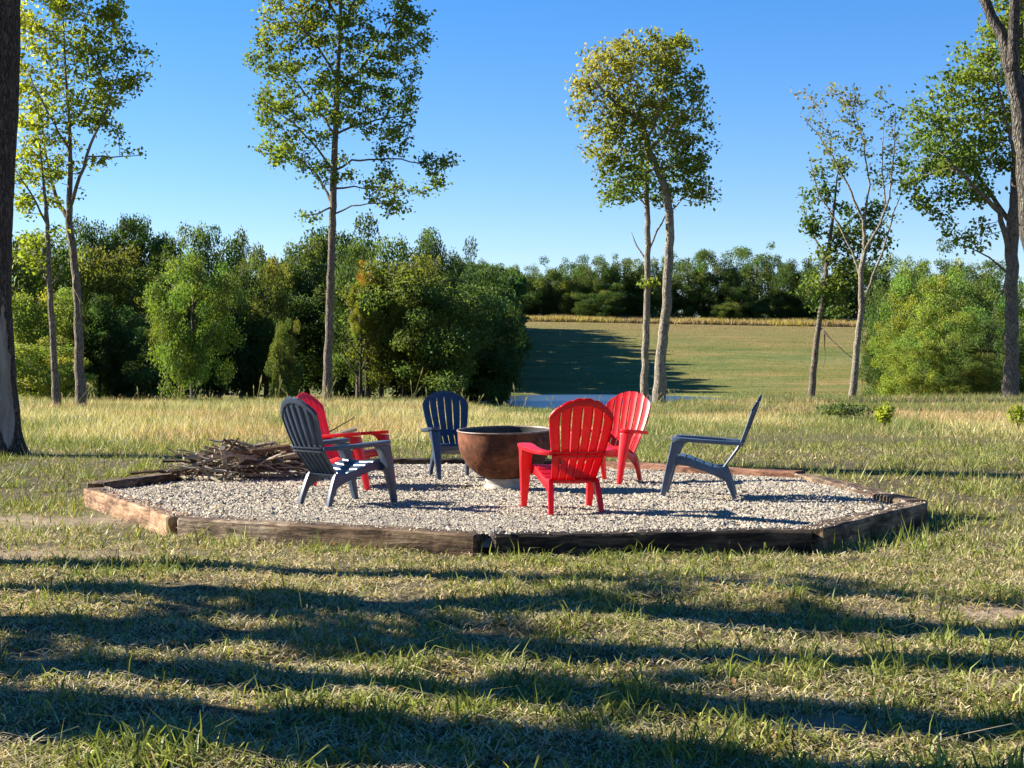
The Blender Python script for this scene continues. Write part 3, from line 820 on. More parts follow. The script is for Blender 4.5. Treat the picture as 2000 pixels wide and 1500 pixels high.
# big near trunk at the left edge
d = 22.0; bxx = -7.42
root = empty('tree', (bxx, d, gzf(bxx, d))); tag(root, 'large dark furrowed trunk cut by the left edge of the photo with a bare patch', 'tree')
V_, F_ = [], []; rr = random.Random(4)
prof = [(-.2, .62, 0), (0, .52, 0), (.08, .46, 0), (.25, .40, 0), (.55, .355, 0), (1.0, .33, -.02), (1.6, .315, -.04), (2.3, .30, -.06), (3.1, .295, -.05), (4.0, .30, -.01), (5.0, .315, .03), (6.2, .31, .07), (7.5, .29, .10), (9.5, .25, .1), (12, .16, .3), (15, .05, .2)]
K = 40
zz_ = np.arange(-.2, 9, .12); pr = np.array(prof)
for z in zz_:
    r0 = np.interp(z, pr[:, 0], pr[:, 1]); cx_ = np.interp(z, pr[:, 0], pr[:, 2])
    for j in range(K):
        t = 2 * math.pi * j / K
        fl = 1 + .16 * max(0, 1 - z / .5) * math.cos(5 * t + 1)
        nzv = float(noise(np.array([t * 5.5 + 20]), np.array([z * 1.1]), .5, 3, 3)[0]) - .5
        peel = 1.0
        dt = (t - math.radians(317) + math.pi) % (2 * math.pi) - math.pi   # faces the camera
        if .32 < z < 1.95 + .35 * math.cos(dt * 4) and abs(dt) < .40 * min(1, (2.25 - z) / .9, (z - .1) / .35): peel = .93; nzv *= .12
        rad_ = r0 * fl * (1 + .13 * nzv) * peel
        V_.append((cx_ + rad_ * math.cos(t), rad_ * math.sin(t), z))
for i in range(len(zz_) - 1):
    for j in range(K):
        a0 = i * K + j; a1 = i * K + (j + 1) % K; F_.append((a0, a1, a1 + K, a0 + K))
m, n = mat('furrowed_bark_with_scar')
tb = bark('tmp', (.05, .036, .028), (.125, .095, .075), 4, 15, 1.0, .05)
n2 = tb.node_tree
# scar mask from object coordinates (an area of dead bare wood on the camera side)
tc = N(n2, 'ShaderNodeTexCoord'); sp = N(n2, 'ShaderNodeSeparateXYZ'); n2.links.new(tc.outputs['Object'], sp.inputs[0])
at2 = N(n2, 'ShaderNodeMath', operation='ARCTAN2'); n2.links.new(sp.outputs[1], at2.inputs[0]); n2.links.new(sp.outputs[0], at2.inputs[1])
nzs = noise_node(n2, 5, 4, .6, tc.outputs['Object'])
def mth(op, a_, b_=None, c_=None):
    q_ = N(n2, 'ShaderNodeMath', operation=op)
    for s_, v__ in zip(q_.inputs, (a_, b_, c_)):
        if v__ is None: continue
        if hasattr(v__, 'is_output'): n2.links.new(v__, s_)
        else: s_.default_value = v__
    return q_.outputs[0]
da = mth('ABSOLUTE', mth('ADD', at2.outputs[0], math.radians(43)))
zn = mth('ADD', sp.outputs[2], mth('MULTIPLY_ADD', nzs, .5, -.25))
up_ = mth('DIVIDE', mth('SUBTRACT', 2.2, zn), .9); lo_ = mth('DIVIDE', mth('SUBTRACT', zn, .12), .35)
wdt = mth('MULTIPLY', mth('MINIMUM', mth('MINIMUM', up_, lo_), 1.0), .40)
mask = mth('GREATER_THAN', mth('SUBTRACT', wdt, mth('ADD', da, mth('MULTIPLY_ADD', nzs, .3, -.15))), 0.0)
wood = ramp(n2, noise_node(n2, 9, 6, .7, coords(n2, (1, 1, .15))), [(.3, (.09, .072, .055)), (.5, (.21, .175, .135)), (.7, (.32, .28, .225))])
ps = [x for x in n2.nodes if x.type == 'BSDF_PRINCIPLED'][0]; old = ps.inputs['Base Color'].links[0].from_socket
n2.links.new(mix(n2, old, wood, mask), ps.inputs['Base Color'])
bpn = [x for x in n2.nodes if x.type == 'BUMP'][0]
n2.links.new(mth('SUBTRACT', 1.0, mth('MULTIPLY', mask, .9)), bpn.inputs['Strength'])
tb.name = 'furrowed_bark_with_scar'; M_SCAR = tb
link('trunk', poly_mesh('trunk', V_, F_, True), tb, root)

# ---- crown template meshes shared by background trees
def crown_template(seed, nclump, nleaf, leaf, shape, clump_r=.30, low=.05):
    """unit-ish crown: width 1 (radius .5), z 0..1, uneven clumps"""
    r = np.random.default_rng(seed)
    c = []
    while len(c) < nclump:
        u = r.normal(size=3); u /= np.linalg.norm(u); u *= r.uniform(.45, 1)
        z = .5 + u[2] * .5
        if z < low: continue
        wr = shape(z)
        lat = math.hypot(u[0], u[1]); s = 1 / max(math.sqrt(max(1 - (u[2]) ** 2, .05)), .3)
        c.append((u[0] * .5 * s * wr, u[1] * .5 * s * wr, z))
    c = np.array(c); cr_ = clump_r * r.uniform(.5, 1.15, len(c))
    pick = r.choice(len(c), nleaf, p=(cr_ ** 2) / (cr_ ** 2).sum())
    u = r.normal(size=(nleaf, 3)); u /= np.linalg.norm(u, axis=1)[:, None]
    rr_ = r.random(nleaf) ** .35
    cen = c[pick] + u * (rr_ * cr_[pick])[:, None] * np.array([1, 1, .62]) * .5
    cen += r.normal(0, .012, cen.shape)
    ctone = r.uniform(.72, 1.3, len(c))
    col = np.ones((nleaf, 3)) * ctone[pick][:, None] * r.uniform(.7, 1.3, (nleaf, 1))
    yl = r.normal(0, .12, len(c))[pick]; col[:, 0] *= 1 + yl; col[:, 2] *= 1 - yl * .5
    lo, hi = np.percentile(cen, .3, axis=0), np.percentile(cen, 99.7, axis=0)
    cen = (cen - (lo + hi) / 2) / (hi - lo); cen[:, 2] += .5
    V_, Fc, cc = leaves_np(cen, leaf * r.uniform(.55, 1.35, nleaf), r, .55, .15, col)
    return np_mesh('crown', V_, Fc, cc)
round_ = lambda z: math.sqrt(max(0, 1 - (2 * z - 1) ** 2)) * .55 + .45 if 0 < z < 1 else .3
egg = lambda z: min(1.0, .62 + .5 * z) if z < .7 else .97
cone = lambda z: max(.12, 1.12 * (1 - z) ** .8)
TPL = {}
TPL['round'] = [crown_template(20 + k, 75, 26000, .024, round_) for k in range(3)]
TPL['tall'] = [crown_template(30 + k, 85, 24000, .022, egg, .26) for k in range(3)]
TPL['cone'] = [crown_template(40 + k, 100, 20000, .022, cone, .20) for k in range(2)]
TPL['fine'] = [crown_template(50 + k, 120, 30000, .018, egg, .20, .02) for k in range(2)]
for l in TPL.values():
    for me in l: me.materials.append(M_LEAF)
V_, F_ = [], []; tube(V_, F_, [(0, 0, -.02), (0, 0, .03), (.006, 0, .2), (-.004, .004, .45), (.003, 0, .75)], [.032, .024, .018, .013, .006], 8)
for a_ in range(7):
    t = a_ * 2.4; z = .22 + a_ * .06
    tube(V_, F_, [(0, 0, z), (math.cos(t) * .1, math.sin(t) * .1, z + .08), (math.cos(t) * .22, math.sin(t) * .22, z + .2)], [.009, .006, .002], 5)
TRUNK = poly_mesh('trunk', V_, F_, True); TRUNK.materials.append(M_BARK_FAR)
TPLN = {k: 0 for k in TPL}
def bg_tree(px, top, hw, d, kind, col, label, group=None, name='tree', low=.06, zoff=0.0, cat='tree', dep=1.0):
    X = (px - 1000) / F * d; z0 = gzf(X, d) + zoff
    ztop = CAM_H + (HOR - top) / F * d; H = ztop - z0; W_ = hw * 2 / F * d
    o = empty(name, (X, d, z0), R.uniform(0, 6.28)); tag(o, label, cat, group)
    me = TPL[kind][TPLN[kind] % len(TPL[kind])]; TPLN[kind] += 1
    c = link('crown', me, None, o); c.scale = (W_ * 1.02, W_ * dep * 1.02, H * (1 - low) * .97); c.location = (0, 0, H * low)
    c.color = (*col, 1)
    t = link('trunk', TRUNK, None, o); t.scale = (H * .8,) * 2 + (H,)
    return o

DK, MD, OL, YL, BR, OR = (.052, .088, .026), (.085, .125, .034), (.108, .135, .032), (.130, .148, .035), (.18, .22, .045), (.5, .2, .02)
GG = 'trees of the grove behind the lawn on the left'
GROVE = [
 # px, top, hw, d, kind, colour, label
 (20, 430, 90, 118, 'round', OL, 'olive green broad tree behind the big left trunk'),
 (95, 440, 75, 124, 'tall', BR, 'yellow green tree behind the two slender left trunks'),
 (70, 560, 80, 108, 'round', BR, 'lower light green tree at the left edge of the grove'),
 (185, 424, 62, 150, 'round', DK, 'dark tree on the skyline just right of the left slender trunks'),
 (245, 420, 60, 152, 'tall', DK, 'dark skyline tree left of centre of the left grove top'),
 (300, 432, 58, 150, 'round', DK, 'dark skyline tree behind the light green conical tree, left side'),
 (340, 440, 60, 148, 'tall', MD, 'mid green skyline tree touching the conical tree on its left'),
 (440, 446, 55, 146, 'round', DK, 'dark rounded skyline tree right of the light green conical tree'),
 (205, 482, 95, 128, 'round', YL, 'yellowing broad tree in the middle of the left grove'),
 (290, 505, 80, 126, 'round', OL, 'olive yellow tree right beside the yellowing broad tree'),
 (195, 575, 60, 110, 'cone', DK, 'very dark conical evergreen low in the left grove'),
 (250, 600, 70, 112, 'round', DK, 'dark low tree right of the dark evergreen'),
 (130, 590, 50, 111, 'tall', OL, 'pale brownish green tree between the two slender trunks'),
 (500, 492, 60, 150, 'round', DK, 'dark tree at the dip of the grove skyline'),
 (545, 484, 50, 140, 'round', MD, 'mid green tree right of the skyline dip'),
 (520, 500, 50, 128, 'round', YL, 'small yellow olive crown below the skyline dip'),
 (600, 462, 60, 142, 'round', MD, 'round green tree left of the tall centre trunk'),
 (668, 428, 75, 146, 'round', DK, 'tallest dark tree right behind the tall centre trunk'),
 (700, 470, 55, 130, 'tall', MD, 'pale green drooping tree just right of the tall centre trunk'),
 (800, 446, 62, 146, 'round', MD, 'rounded grey green treetop standing above the grove at right'),
 (862, 462, 48, 142, 'tall', DK, 'dark tufted treetop at the right shoulder of the grove'),
 (790, 500, 115, 120, 'round', OL, 'large olive tree with scattered sunlit leaves in the right grove'),
 (745, 515, 50, 119, 'tall', YL, 'yellow orange turning crown right of the tall centre trunk'),
 (870, 540, 90, 117, 'round', MD, 'wide green tree filling the right of the grove'),
 (900, 610, 95, 126, 'round', DK, 'dark bushy tree low at the right of the grove'),
 (955, 518, 62, 128, 'tall', DK, 'dark rounded tree at the right end of the grove'),
 (965, 590, 50, 132, 'round', DK, 'darkest low tree at the right end of the grove above the pond'),
 (580, 560, 80, 138, 'round', DK, 'shaded tree left of the tall centre trunk'),
 (640, 600, 90, 138, 'round', DK, 'deeply shaded tree directly behind the tall centre trunk'),
 (720, 620, 90, 136, 'round', DK, 'deeply shaded low tree right of the tall centre trunk'),
 (820, 620, 90, 134, 'round', DK, 'shaded low tree above the navy chair'),
 (555, 622, 34, 112, 'round', OL, 'small rounded olive bush lit at its top in front of the dark grove'),
 (470, 600, 60, 126, 'round', DK, 'shaded tree right of the light green conical tree'),
 (430, 520, 70, 126, 'tall', DK, 'dark tree directly behind the light green conical tree'),
 (60, 660, 90, 100, 'round', BR, 'light green shrub at ground level behind the slender trunks'),
 (330, 640, 70, 108, 'round', DK, 'dark shrub at ground level left of the conical tree'),
]
for px, top, d, lb in ((955, 528, 205, 'first'), (962, 528, 228, 'second'), (966, 530, 252, 'third'), (968, 535, 276, 'fourth'), (972, 545, 302, 'fifth'), (976, 552, 330, 'sixth')):
    GROVE.append((px, top, 34 * 200 / d + 4, d, 'round', DK, f'{lb} tree of the outer row bordering the field behind the grove'))
for px, top, d, lb in ((935, 520, 196, 'nearest'), (930, 512, 216, 'second'), (938, 515, 238, 'third'), (932, 510, 262, 'fourth'), (938, 515, 288, 'fifth'), (935, 520, 316, 'farthest')):
    GROVE.append((px, top, 30, d, 'tall', DK, f'{lb} tree of the inner row behind the right end of the grove'))
for px, top, d, lb in ((900, 500, 212, 'nearest'), (905, 500, 240, 'middle'), (915, 505, 270, 'farthest')):
    GROVE.append((px, top, 40, d, 'round', DK, f'{lb} of three tall trees deep inside the right end of the grove'))
for px, top, hw, d, kd, col, lb in GROVE:
    bg_tree(px, top, hw * (1.22 if hw > 45 else 1), d, kd, col, lb, GG, 'grove_tree', low=.02 if top > 550 else (.10 if 560 < px < 940 else .05), dep=.9)
# orange sprays of turning leaves on the olive tree are part of a small sapling crown in front of it
bg_tree(718, 508, 20, 118.5, 'tall', (.40, .20, .02), 'small bright orange tree top right of the tall centre trunk', GG, 'grove_tree', low=.72, dep=1)
bg_tree(705, 555, 24, 117.5, 'round', (.20, .20, .03), 'small yellow spray of leaves beside the tall centre trunk', GG, 'grove_tree', low=.55, dep=1)

GT = 'trees of the distant line beyond the field'
FAR = [(905, 522, 40, 'round', DK), (945, 528, 38, 'tall', DK), (985, 516, 34, 'round', MD), (1020, 520, 36, 'tall', MD), (1050, 535, 34, 'round', MD), (1075, 502, 36, 'tall', MD), (1110, 518, 36, 'round', MD),
       (1140, 512, 34, 'tall', DK), (1128, 545, 34, 'round', OL), (1170, 495, 36, 'tall', MD), (1210, 505, 34, 'round', MD), (1190, 545, 32, 'round', MD), (1240, 505, 34, 'tall', MD), (1275, 500, 34, 'round', MD), (1060, 560, 50, 'round', DK), (1300, 540, 34, 'round', DK),
       (1345, 488, 46, 'tall', MD), (1400, 486, 40, 'tall', MD), (1430, 505, 34, 'tall', DK), (1478, 477, 46, 'tall', MD), (1530, 512, 36, 'round', DK), (1565, 505, 38, 'round', DK), (1610, 515, 40, 'round', DK), (1650, 505, 44, 'tall', DK), (1700, 510, 44, 'round', MD), (1760, 505, 50, 'tall', MD), (1830, 510, 50, 'round', DK), (1900, 505, 50, 'tall', MD),
       (1370, 560, 40, 'round', DK), (1450, 560, 40, 'round', DK), (1520, 565, 44, 'round', DK), (1590, 560, 44, 'round', DK), (1170, 570, 44, 'round', DK), (1240, 565, 40, 'round', DK), (1000, 570, 40, 'round', DK), (1110, 575, 40, 'round', DK), (1420, 590, 26, 'round', OL)]
where = lambda x: ('at the left end, just past the grove' if x < 1000 else 'above the left half of the pond' if x < 1090 else 'above the nearest red chair' if x < 1160 else 'left of the slender pale twin trunk' if x < 1245 else 'between and behind the two twin trunks' if x < 1300 else 'directly right of the curved twin trunk' if x < 1380 else 'in the tall clump mid field' if x < 1440 else 'in the tall clump, right part' if x < 1500 else 'above the side-on blue chair' if x < 1550 else 'left of the leaning small tree' if x < 1600 else 'behind the leaning small tree' if x < 1660 else 'behind the forked sparse tree' if x < 1730 else 'behind the light green bushes')
seen = {}
for px, top, hw, kd, col in FAR:
    d = 384 + (px * 7 % 23) - (top - 500) * .12
    hw *= 1.12
    sz = 'low' if top > 550 else 'mid-height' if top > 525 else 'tall' if top < 492 else 'full-height'
    shp = {'round': 'rounded', 'tall': 'upright'}[kd]; cn = {DK: 'dark', MD: 'green', OL: 'pale olive'}[col]
    lb = f'{sz} {shp} {cn} distant tree {where(px)}'
    if lb in seen: lb = lb.replace('distant tree', 'distant tree, further right,')
    if lb in seen: lb = lb.replace('further right', 'farthest right')
    seen[lb] = 1
    bg_tree(px, top, hw, d, kd, col, lb, GT, 'distant_tree', low=.01, dep=1)

# the wood that runs on behind the grove beside the field: one far mass
wt = crown_template(95, 40, 2200, .078, round_)
wv_ = np.empty(len(wt.vertices) * 3, np.float32); wt.vertices.foreach_get('co', wv_); wv_ = wv_.reshape(-1, 3)
wf_ = np.array([p.vertices[:] for p in wt.polygons]); wc_ = np.empty(len(wt.vertices) * 4, np.float32); wt.color_attributes['Col'].data.foreach_get('color', wc_); wc_ = wc_.reshape(-1, 4)[:, :3]
VV, FF, CC = [], [], []; o_ = 0
for d in list(np.arange(192, 335, 7.5)):
    for col_ in (0, 1):
        px = R.uniform(950, 975) if col_ == 0 else R.uniform(915, 938); top = R.uniform(528, 545)
        X = (px - 1000) / F * d; z0 = gzf(X, d); Hh = CAM_H + (HOR - top) / F * d - z0; Ww = R.uniform(9, 12)
        t = R.uniform(0, 6.28); ct, st_ = math.cos(t), math.sin(t)
        q_ = wv_ * np.array([Ww, Ww, Hh]); q_ = np.stack([q_[:, 0] * ct - q_[:, 1] * st_ + X - 1.0, q_[:, 0] * st_ + q_[:, 1] * ct + d, q_[:, 2] + z0], 1)
        VV.append(q_); FF.append(wf_ + o_); CC.append(wc_ * np.array(DK)); o_ += len(q_)
tag(link('wood_edge', np_mesh('wood_edge', np.concatenate(VV), np.concatenate(FF), np.concatenate(CC)), M_LEAF), 'dark wood continuing behind the grove up the left side of the field', 'wood', kind='stuff')
bpy.data.meshes.remove(wt)

# light bushes on the right
GB = 'leafy bushes along the right side of the field'
BUSH = [(1790, 512, 70, 92, 'fine', BR, 'tall yellow green bush at the left end of the right thicket'), (1860, 488, 80, 98, 'fine', MD, 'tall grey green bush on the skyline of the right thicket'),
        (1940, 520, 80, 92, 'fine', MD, 'green bush behind the trunk of the large right tree'), (1770, 590, 60, 84, 'fine', (.17, .21, .035), 'brightest yellow green bush at the front of the right thicket'),
        (1850, 580, 75, 80, 'fine', BR, 'broad light green bush in the middle of the right thicket'), (1930, 600, 70, 78, 'fine', MD, 'low green bush just left of the large right trunk'),
        (2010, 560, 90, 84, 'fine', MD, 'green bush cut by the right edge of the photo'), (1725, 600, 45, 96, 'fine', MD, 'smaller bush beside the forked sparse tree'),
        (1800, 660, 60, 76, 'fine', BR, 'low light bush at ground level above the tall grass'), (1900, 680, 60, 75, 'fine', OL, 'low olive shrub at the foot of the thicket'),
        (1740, 520, 55, 104, 'fine', MD, 'mid green bush partly hidden by the forked sparse tree')]
for px, top, hw, d, kd, col, lb in BUSH: bg_tree(px, top - 14, hw * 1.12, d, kd, col, lb, GB, 'bush', low=-.03, cat='bush')
# conical light tree
bg_tree(378, 438, 88, 84, 'fine', (.12, .17, .032), 'light green conical tree standing in front of the grove, left', None, 'conical_tree', low=.05)

# ---- the hero trees
yel = lambda P_, r: np.clip((.45 - (pxof(P_)[0] - 1130) / 330 + (250 - pxof(P_)[1]) / 500), 0, 1) * (.55 + .45 * r.random(len(P_)))
hero('maple_tree', 'tall slender maple standing in the middle left with a straight trunk', 60, 640,
     [(640, 790, .19), (641, 700, .165), (645, 560, .15), (650, 420, .14), (653, 300, .125), (658, 190, .10), (664, 80, .07), (668, -60, .05), (670, -260, .02)],
     [[(648, 400, 0, .06), (636, 375, .5, .05), (610, 330, 1, .04), (560, 300, 1.3, .03), (500, 290, 1.5, .015)],
      [(652, 330, 0, .05), (620, 290, -.6, .04), (580, 250, -1.0, .03), (530, 215, -1.4, .02)],
      [(655, 255, 0, .05), (615, 205, .6, .04), (570, 150, 1, .03), (530, 110, 1.2, .015)],
      [(655, 270, 0, .05), (700, 240, .4, .04), (750, 225, .8, .03), (800, 215, 1.2, .02)],
      [(652, 330, 0, .05), (690, 316, -.3, .04), (770, 314, -.7, .03), (840, 330, -1.0, .02), (880, 325, -1.1, .012)],
      [(650, 372, 0, .045), (690, 362, .3, .03), (740, 370, .6, .022), (790, 365, .9, .015)],
      [(649, 418, 0, .04), (690, 405, -.4, .03), (740, 402, -.8, .02)],
      [(648, 408, 0, .04), (625, 420, -.4, .03), (600, 425, -.6, .015)],
      [(660, 190, 0, .06), (700, 130, .8, .05), (745, 60, 1.2, .04), (790, -10, 1.4, .02)],
      [(660, 150, 0, .05), (620, 90, -.8, .04), (570, 40, -1.2, .02)],
      [(667, 60, 0, .05), (720, -40, -.6, .03), (770, -120, -1, .02)], [(667, 40, 0, .05), (610, -60, .6, .03), (560, -140, 1, .02)]],
     [(545, 120, 70, 55), (560, 40, 60, 45), (540, 220, 55, 55), (590, 300, 75, 45), (545, 290, 40, 22), (640, 60, 90, 90), (640, 200, 85, 80), (720, 170, 80, 70), (770, 90, 75, 60), (800, 40, 50, 40), (760, 250, 60, 28), (790, 195, 35, 30),
      (640, 330, 50, 45), (860, 320, 32, 26), (850, 370, 18, 14), (745, 360, 60, 20), (770, 410, 32, 24), (800, 380, 20, 12), (598, 428, 22, 8), (740, 400, 30, 10),
      (560, -60, 70, 60), (670, -60, 110, 90), (780, -60, 70, 60), (670, -200, 100, 90)],
     1700, .155, colmix((.05, .085, .018), (.125, .155, .025), (.24, .20, .03), lambda P_, r: np.clip((150 - pxof(P_)[1]) / 300, 0, .5) * (pxof(P_)[0] < 640) * r.random(len(P_)) + .08 * r.random(len(P_))), M_BARK, 3, kleaf=6, spread=.20, kill=.42, infl=2.4)
hero('curved_tree', 'tall tree with a thick curved trunk, right one of the twin trees', 62, 1287,
     [(1287, 782, .26), (1292, 700, .22), (1303, 570, .19), (1309, 450, .175), (1303, 380, .165), (1283, 330, .15), (1262, 280, .13), (1252, 240, .10)],
     [[(1252, 240, 0, .10), (1215, 215, -.4, .08), (1180, 190, -.8, .06), (1150, 160, -1.1, .03)],
      [(1252, 240, 0, .08), (1247, 215, .3, .07), (1280, 180, .8, .05), (1300, 120, 1.1, .03), (1305, 80, 1.2, .015)],
      [(1250, 225, 0, .06), (1225, 180, .6, .05), (1208, 130, .9, .03), (1200, 90, 1, .015)],
      [(1265, 290, 0, .06), (1310, 250, -.6, .05), (1350, 210, -.9, .03)],
      [(1283, 330, 0, .06), (1330, 320, .7, .04), (1370, 340, 1.1, .025)],
      [(1262, 280, 0, .06), (1275, 245, -1, .05), (1285, 200, -1.8, .03)],
      [(1306, 420, 0, .03), (1335, 388, .3, .022), (1380, 396, .5, .008)]],
     [(1200, 140, 65, 60), (1150, 190, 45, 45), (1130, 220, 28, 30), (1260, 120, 85, 60), (1320, 170, 65, 60), (1230, 220, 85, 60), (1300, 230, 85, 70), (1350, 280, 50, 50), (1180, 280, 55, 45), (1240, 310, 70, 50), (1310, 320, 70, 50), (1350, 360, 50, 35), (1395, 385, 16, 18), (1200, 370, 40, 35), (1390, 260, 18, 25), (1300, 90, 60, 25), (1195, 110, 60, 30)],
     1500, .165, colmix((.055, .085, .018), (.16, .175, .03), (.29, .225, .06), yel), M_BARK_PALE, 7, kleaf=6.6, spread=.24, kill=.45, infl=2.6)
hero('slender_tree', 'slender pale straight trunk, left one of the twin trees', 64, 1259,
     [(1259, 776, .17), (1260, 700, .15), (1265, 560, .135), (1265, 450, .12), (1263, 390, .11), (1264, 330, .09), (1262, 260, .05)],
     [[(1264, 520, 0, .04), (1245, 480, .3, .03), (1233, 450, .4, .012)], [(1265, 490, 0, .045), (1280, 455, -.3, .04), (1300, 420, -.5, .025)],
      [(1264, 400, 0, .05), (1240, 372, .5, .03), (1215, 360, .6, .02)]],
     [(1210, 385, 28, 20), (1240, 350, 40, 26), (1290, 360, 40, 28), (1268, 545, 14, 40), (1262, 600, 12, 20)],
     170, .16, colmix(GREEN_A, (.13, .15, .03)), M_BARK_PALE, 9, kleaf=5, spread=.2)
hero('leaning_tree', 'small leaning tree with a dark green crown and a broken hanging branch', 66, 1584,
     [(1584, 772, .15), (1592, 690, .13), (1602, 620, .12), (1612, 540, .10), (1622, 460, .08), (1630, 390, .05), (1635, 340, .03)],
     [[(1602, 640, 0, .05), (1618, 662, -.4, .035), (1640, 688, -.8, .025), (1662, 706, -1.0, .012)], [(1618, 655, 0, .03), (1612, 690, .1, .01), (1608, 720, .1, .005)],
      [(1612, 500, 0, .05), (1590, 450, .5, .04), (1575, 400, .8, .02)], [(1618, 470, 0, .05), (1660, 430, -.5, .03), (1690, 400, -.8, .02)]],
     [(1600, 370, 38, 36), (1640, 330, 40, 30), (1590, 440, 32, 28), (1640, 440, 50, 45), (1690, 460, 45, 50), (1730, 440, 30, 40), (1610, 560, 45, 40), (1640, 600, 38, 32), (1600, 610, 30, 22), (1580, 590, 22, 18), (1670, 530, 45, 40), (1700, 510, 40, 35), (1625, 500, 36, 24)],
     720, .17, colmix((.035, .065, .016), (.10, .125, .025)), M_BARK, 12, kleaf=7.5, spread=.24)
hero('forked_tree', 'sparse half-bare tree with pale forked limbs right of the leaning tree', 64, 1664,
     [(1664, 776, .15), (1672, 690, .135), (1682, 600, .12), (1681, 530, .11), (1688, 490, .10)],
     [[(1682, 600, 0, .06), (1702, 540, -.3, .05), (1722, 480, -.5, .04), (1736, 420, -.7, .03), (1752, 380, -.8, .015)],
      [(1681, 540, 0, .06), (1668, 490, .4, .05), (1640, 430, .7, .04), (1605, 370, .9, .03), (1590, 310, 1, .015)],
      [(1688, 490, 0, .07), (1690, 430, .3, .06), (1660, 360, .5, .045), (1625, 290, .7, .035), (1590, 240, .8, .02), (1570, 215, .9, .01)],
      [(1688, 490, 0, .06), (1712, 440, -.6, .05), (1728, 390, -.8, .04), (1735, 300, -.9, .025), (1738, 220, -.9, .01)],
      [(1690, 430, 0, .05), (1700, 360, .2, .04), (1690, 280, .3, .03), (1665, 190, .4, .012)],
      [(1728, 400, 0, .04), (1725, 320, .3, .03), (1728, 250, .4, .012)]],
     [(1590, 190, 40, 32), (1570, 235, 24, 26), (1630, 200, 46, 42), (1640, 260, 40, 40), (1700, 200, 42, 36), (1740, 240, 36, 40), (1700, 270, 40, 45), (1760, 290, 30, 45), (1650, 310, 26, 26), (1610, 300, 20, 16), (1720, 340, 36, 30), (1765, 350, 25, 25)],
     760, .15, colmix((.05, .075, .025), (.11, .115, .035), (.20, .15, .09), lambda P_, r: np.clip((1700 - pxof(P_)[0]) / 160, 0, 1) * np.clip((280 - pxof(P_)[1]) / 100, 0, 1) * r.random(len(P_)) ** .5), M_BARK_PALE, 15, kleaf=3.2, spread=.2,
     dead=lambda p, r: r.random() < (.35 if pxof(p[None])[0][0] < 1690 else .12))
hero('oak_tree', 'large leafy tree at the right with a thick grey trunk in the grass', 58, 1974,
     [(1974, 795, .30), (1976, 700, .26), (1974, 580, .24), (1976, 500, .25), (1978, 440, .24), (1984, 340, .20), (1990, 200, .16), (1992, 60, .11), (1994, -80, .05)],
     [[(1976, 490, 0, .12), (1940, 420, -.6, .10), (1895, 385, -1.2, .08), (1850, 350, -1.8, .05), (1810, 320, -2.2, .025)],
      [(1978, 440, 0, .10), (1950, 380, .8, .08), (1915, 310, 1.4, .06), (1880, 230, 1.8, .03)],
      [(1984, 350, 0, .09), (1960, 280, -.8, .07), (1930, 190, -1.2, .05), (1910, 120, -1.4, .02)],
      [(1984, 340, 0, .08), (2020, 280, .6, .06), (2060, 200, .8, .03)],
      [(1975, 540, 0, .05), (1940, 500, .5, .035), (1900, 478, .8, .02), (1880, 465, 1, .012)],
      [(1976, 560, 0, .03), (1950, 560, -.6, .02), (1930, 600, -.8, .012), (1925, 650, -.9, .006)],
      [(1978, 450, 0, .10), (2020, 420, -.6, .08), (2070, 380, -1, .04)]],
     [(1900, 120, 40, 40), (1870, 170, 60, 50), (1950, 110, 60, 55), (1830, 220, 55, 45), (1800, 260, 45, 45), (1900, 240, 75, 60), (1970, 200, 60, 60), (1850, 300, 75, 45), (1790, 320, 40, 36), (1930, 310, 60, 40), (1880, 370, 50, 30), (1800, 390, 40, 25), (1770, 370, 24, 18), (1900, 460, 34, 22), (1870, 465, 20, 14), (1960, 40, 50, 40), (2040, 150, 80, 120), (2050, 320, 70, 80), (1850, 395, 40, 18), (1980, -20, 60, 40)],
     1700, .17, colmix((.045, .08, .016), (.125, .155, .025)), M_BARK, 21, kleaf=6.2, spread=.26, kill=.45, infl=2.6)
hero('left_tree', 'forked tree with spreading yellow green crown at the left, right slender trunk', 52, 158,
     [(158, 803, .19), (155, 700, .155), (152, 600, .14), (145, 500, .125), (135, 430, .12), (138, 340, .08), (137, 250, .06), (130, 150, .04), (125, 40, .02)],
     [[(135, 432, 0, .08), (105, 395, .5, .07), (85, 340, .8, .055), (72, 280, 1, .04), (60, 200, 1.1, .02)],
      [(138, 400, 0, .07), (165, 350, -.5, .06), (190, 290, -.8, .05), (225, 230, -1.1, .03), (250, 150, -1.2, .015)],
      [(137, 300, 0, .04), (110, 230, -.8, .03), (80, 160, -1.2, .015)], [(137, 260, 0, .04), (170, 180, .7, .03), (200, 80, 1, .012)],
      [(145, 520, 0, .03), (150, 560, -.3, .03), (162, 590, -.3, .028), (160, 625, -.2, .012)],
      [(190, 300, 0, .03), (230, 305, .3, .02), (275, 298, .5, .01)]],
     [(90, 60, 80, 60), (180, 30, 70, 50), (240, 80, 40, 30), (280, 125, 32, 32), (150, 120, 80, 50), (230, 170, 50, 40), (80, 170, 70, 50), (160, 210, 80, 45), (220, 250, 34, 28), (100, 270, 70, 40), (60, 330, 50, 35), (130, 330, 50, 30), (165, 385, 22, 16), (200, 320, 26, 12), (250, 300, 32, 12), (60, 230, 50, 40), (80, -60, 100, 70), (200, -60, 90, 60)],
     1500, .15, colmix((.06, .095, .018), (.15, .175, .025), (.30, .29, .03), lambda P_, r: np.clip((150 - pxof(P_)[0]) / 120, 0, .8) * r.random(len(P_)) + .1), M_BARK, 27, kleaf=6, spread=.2, kill=.42)
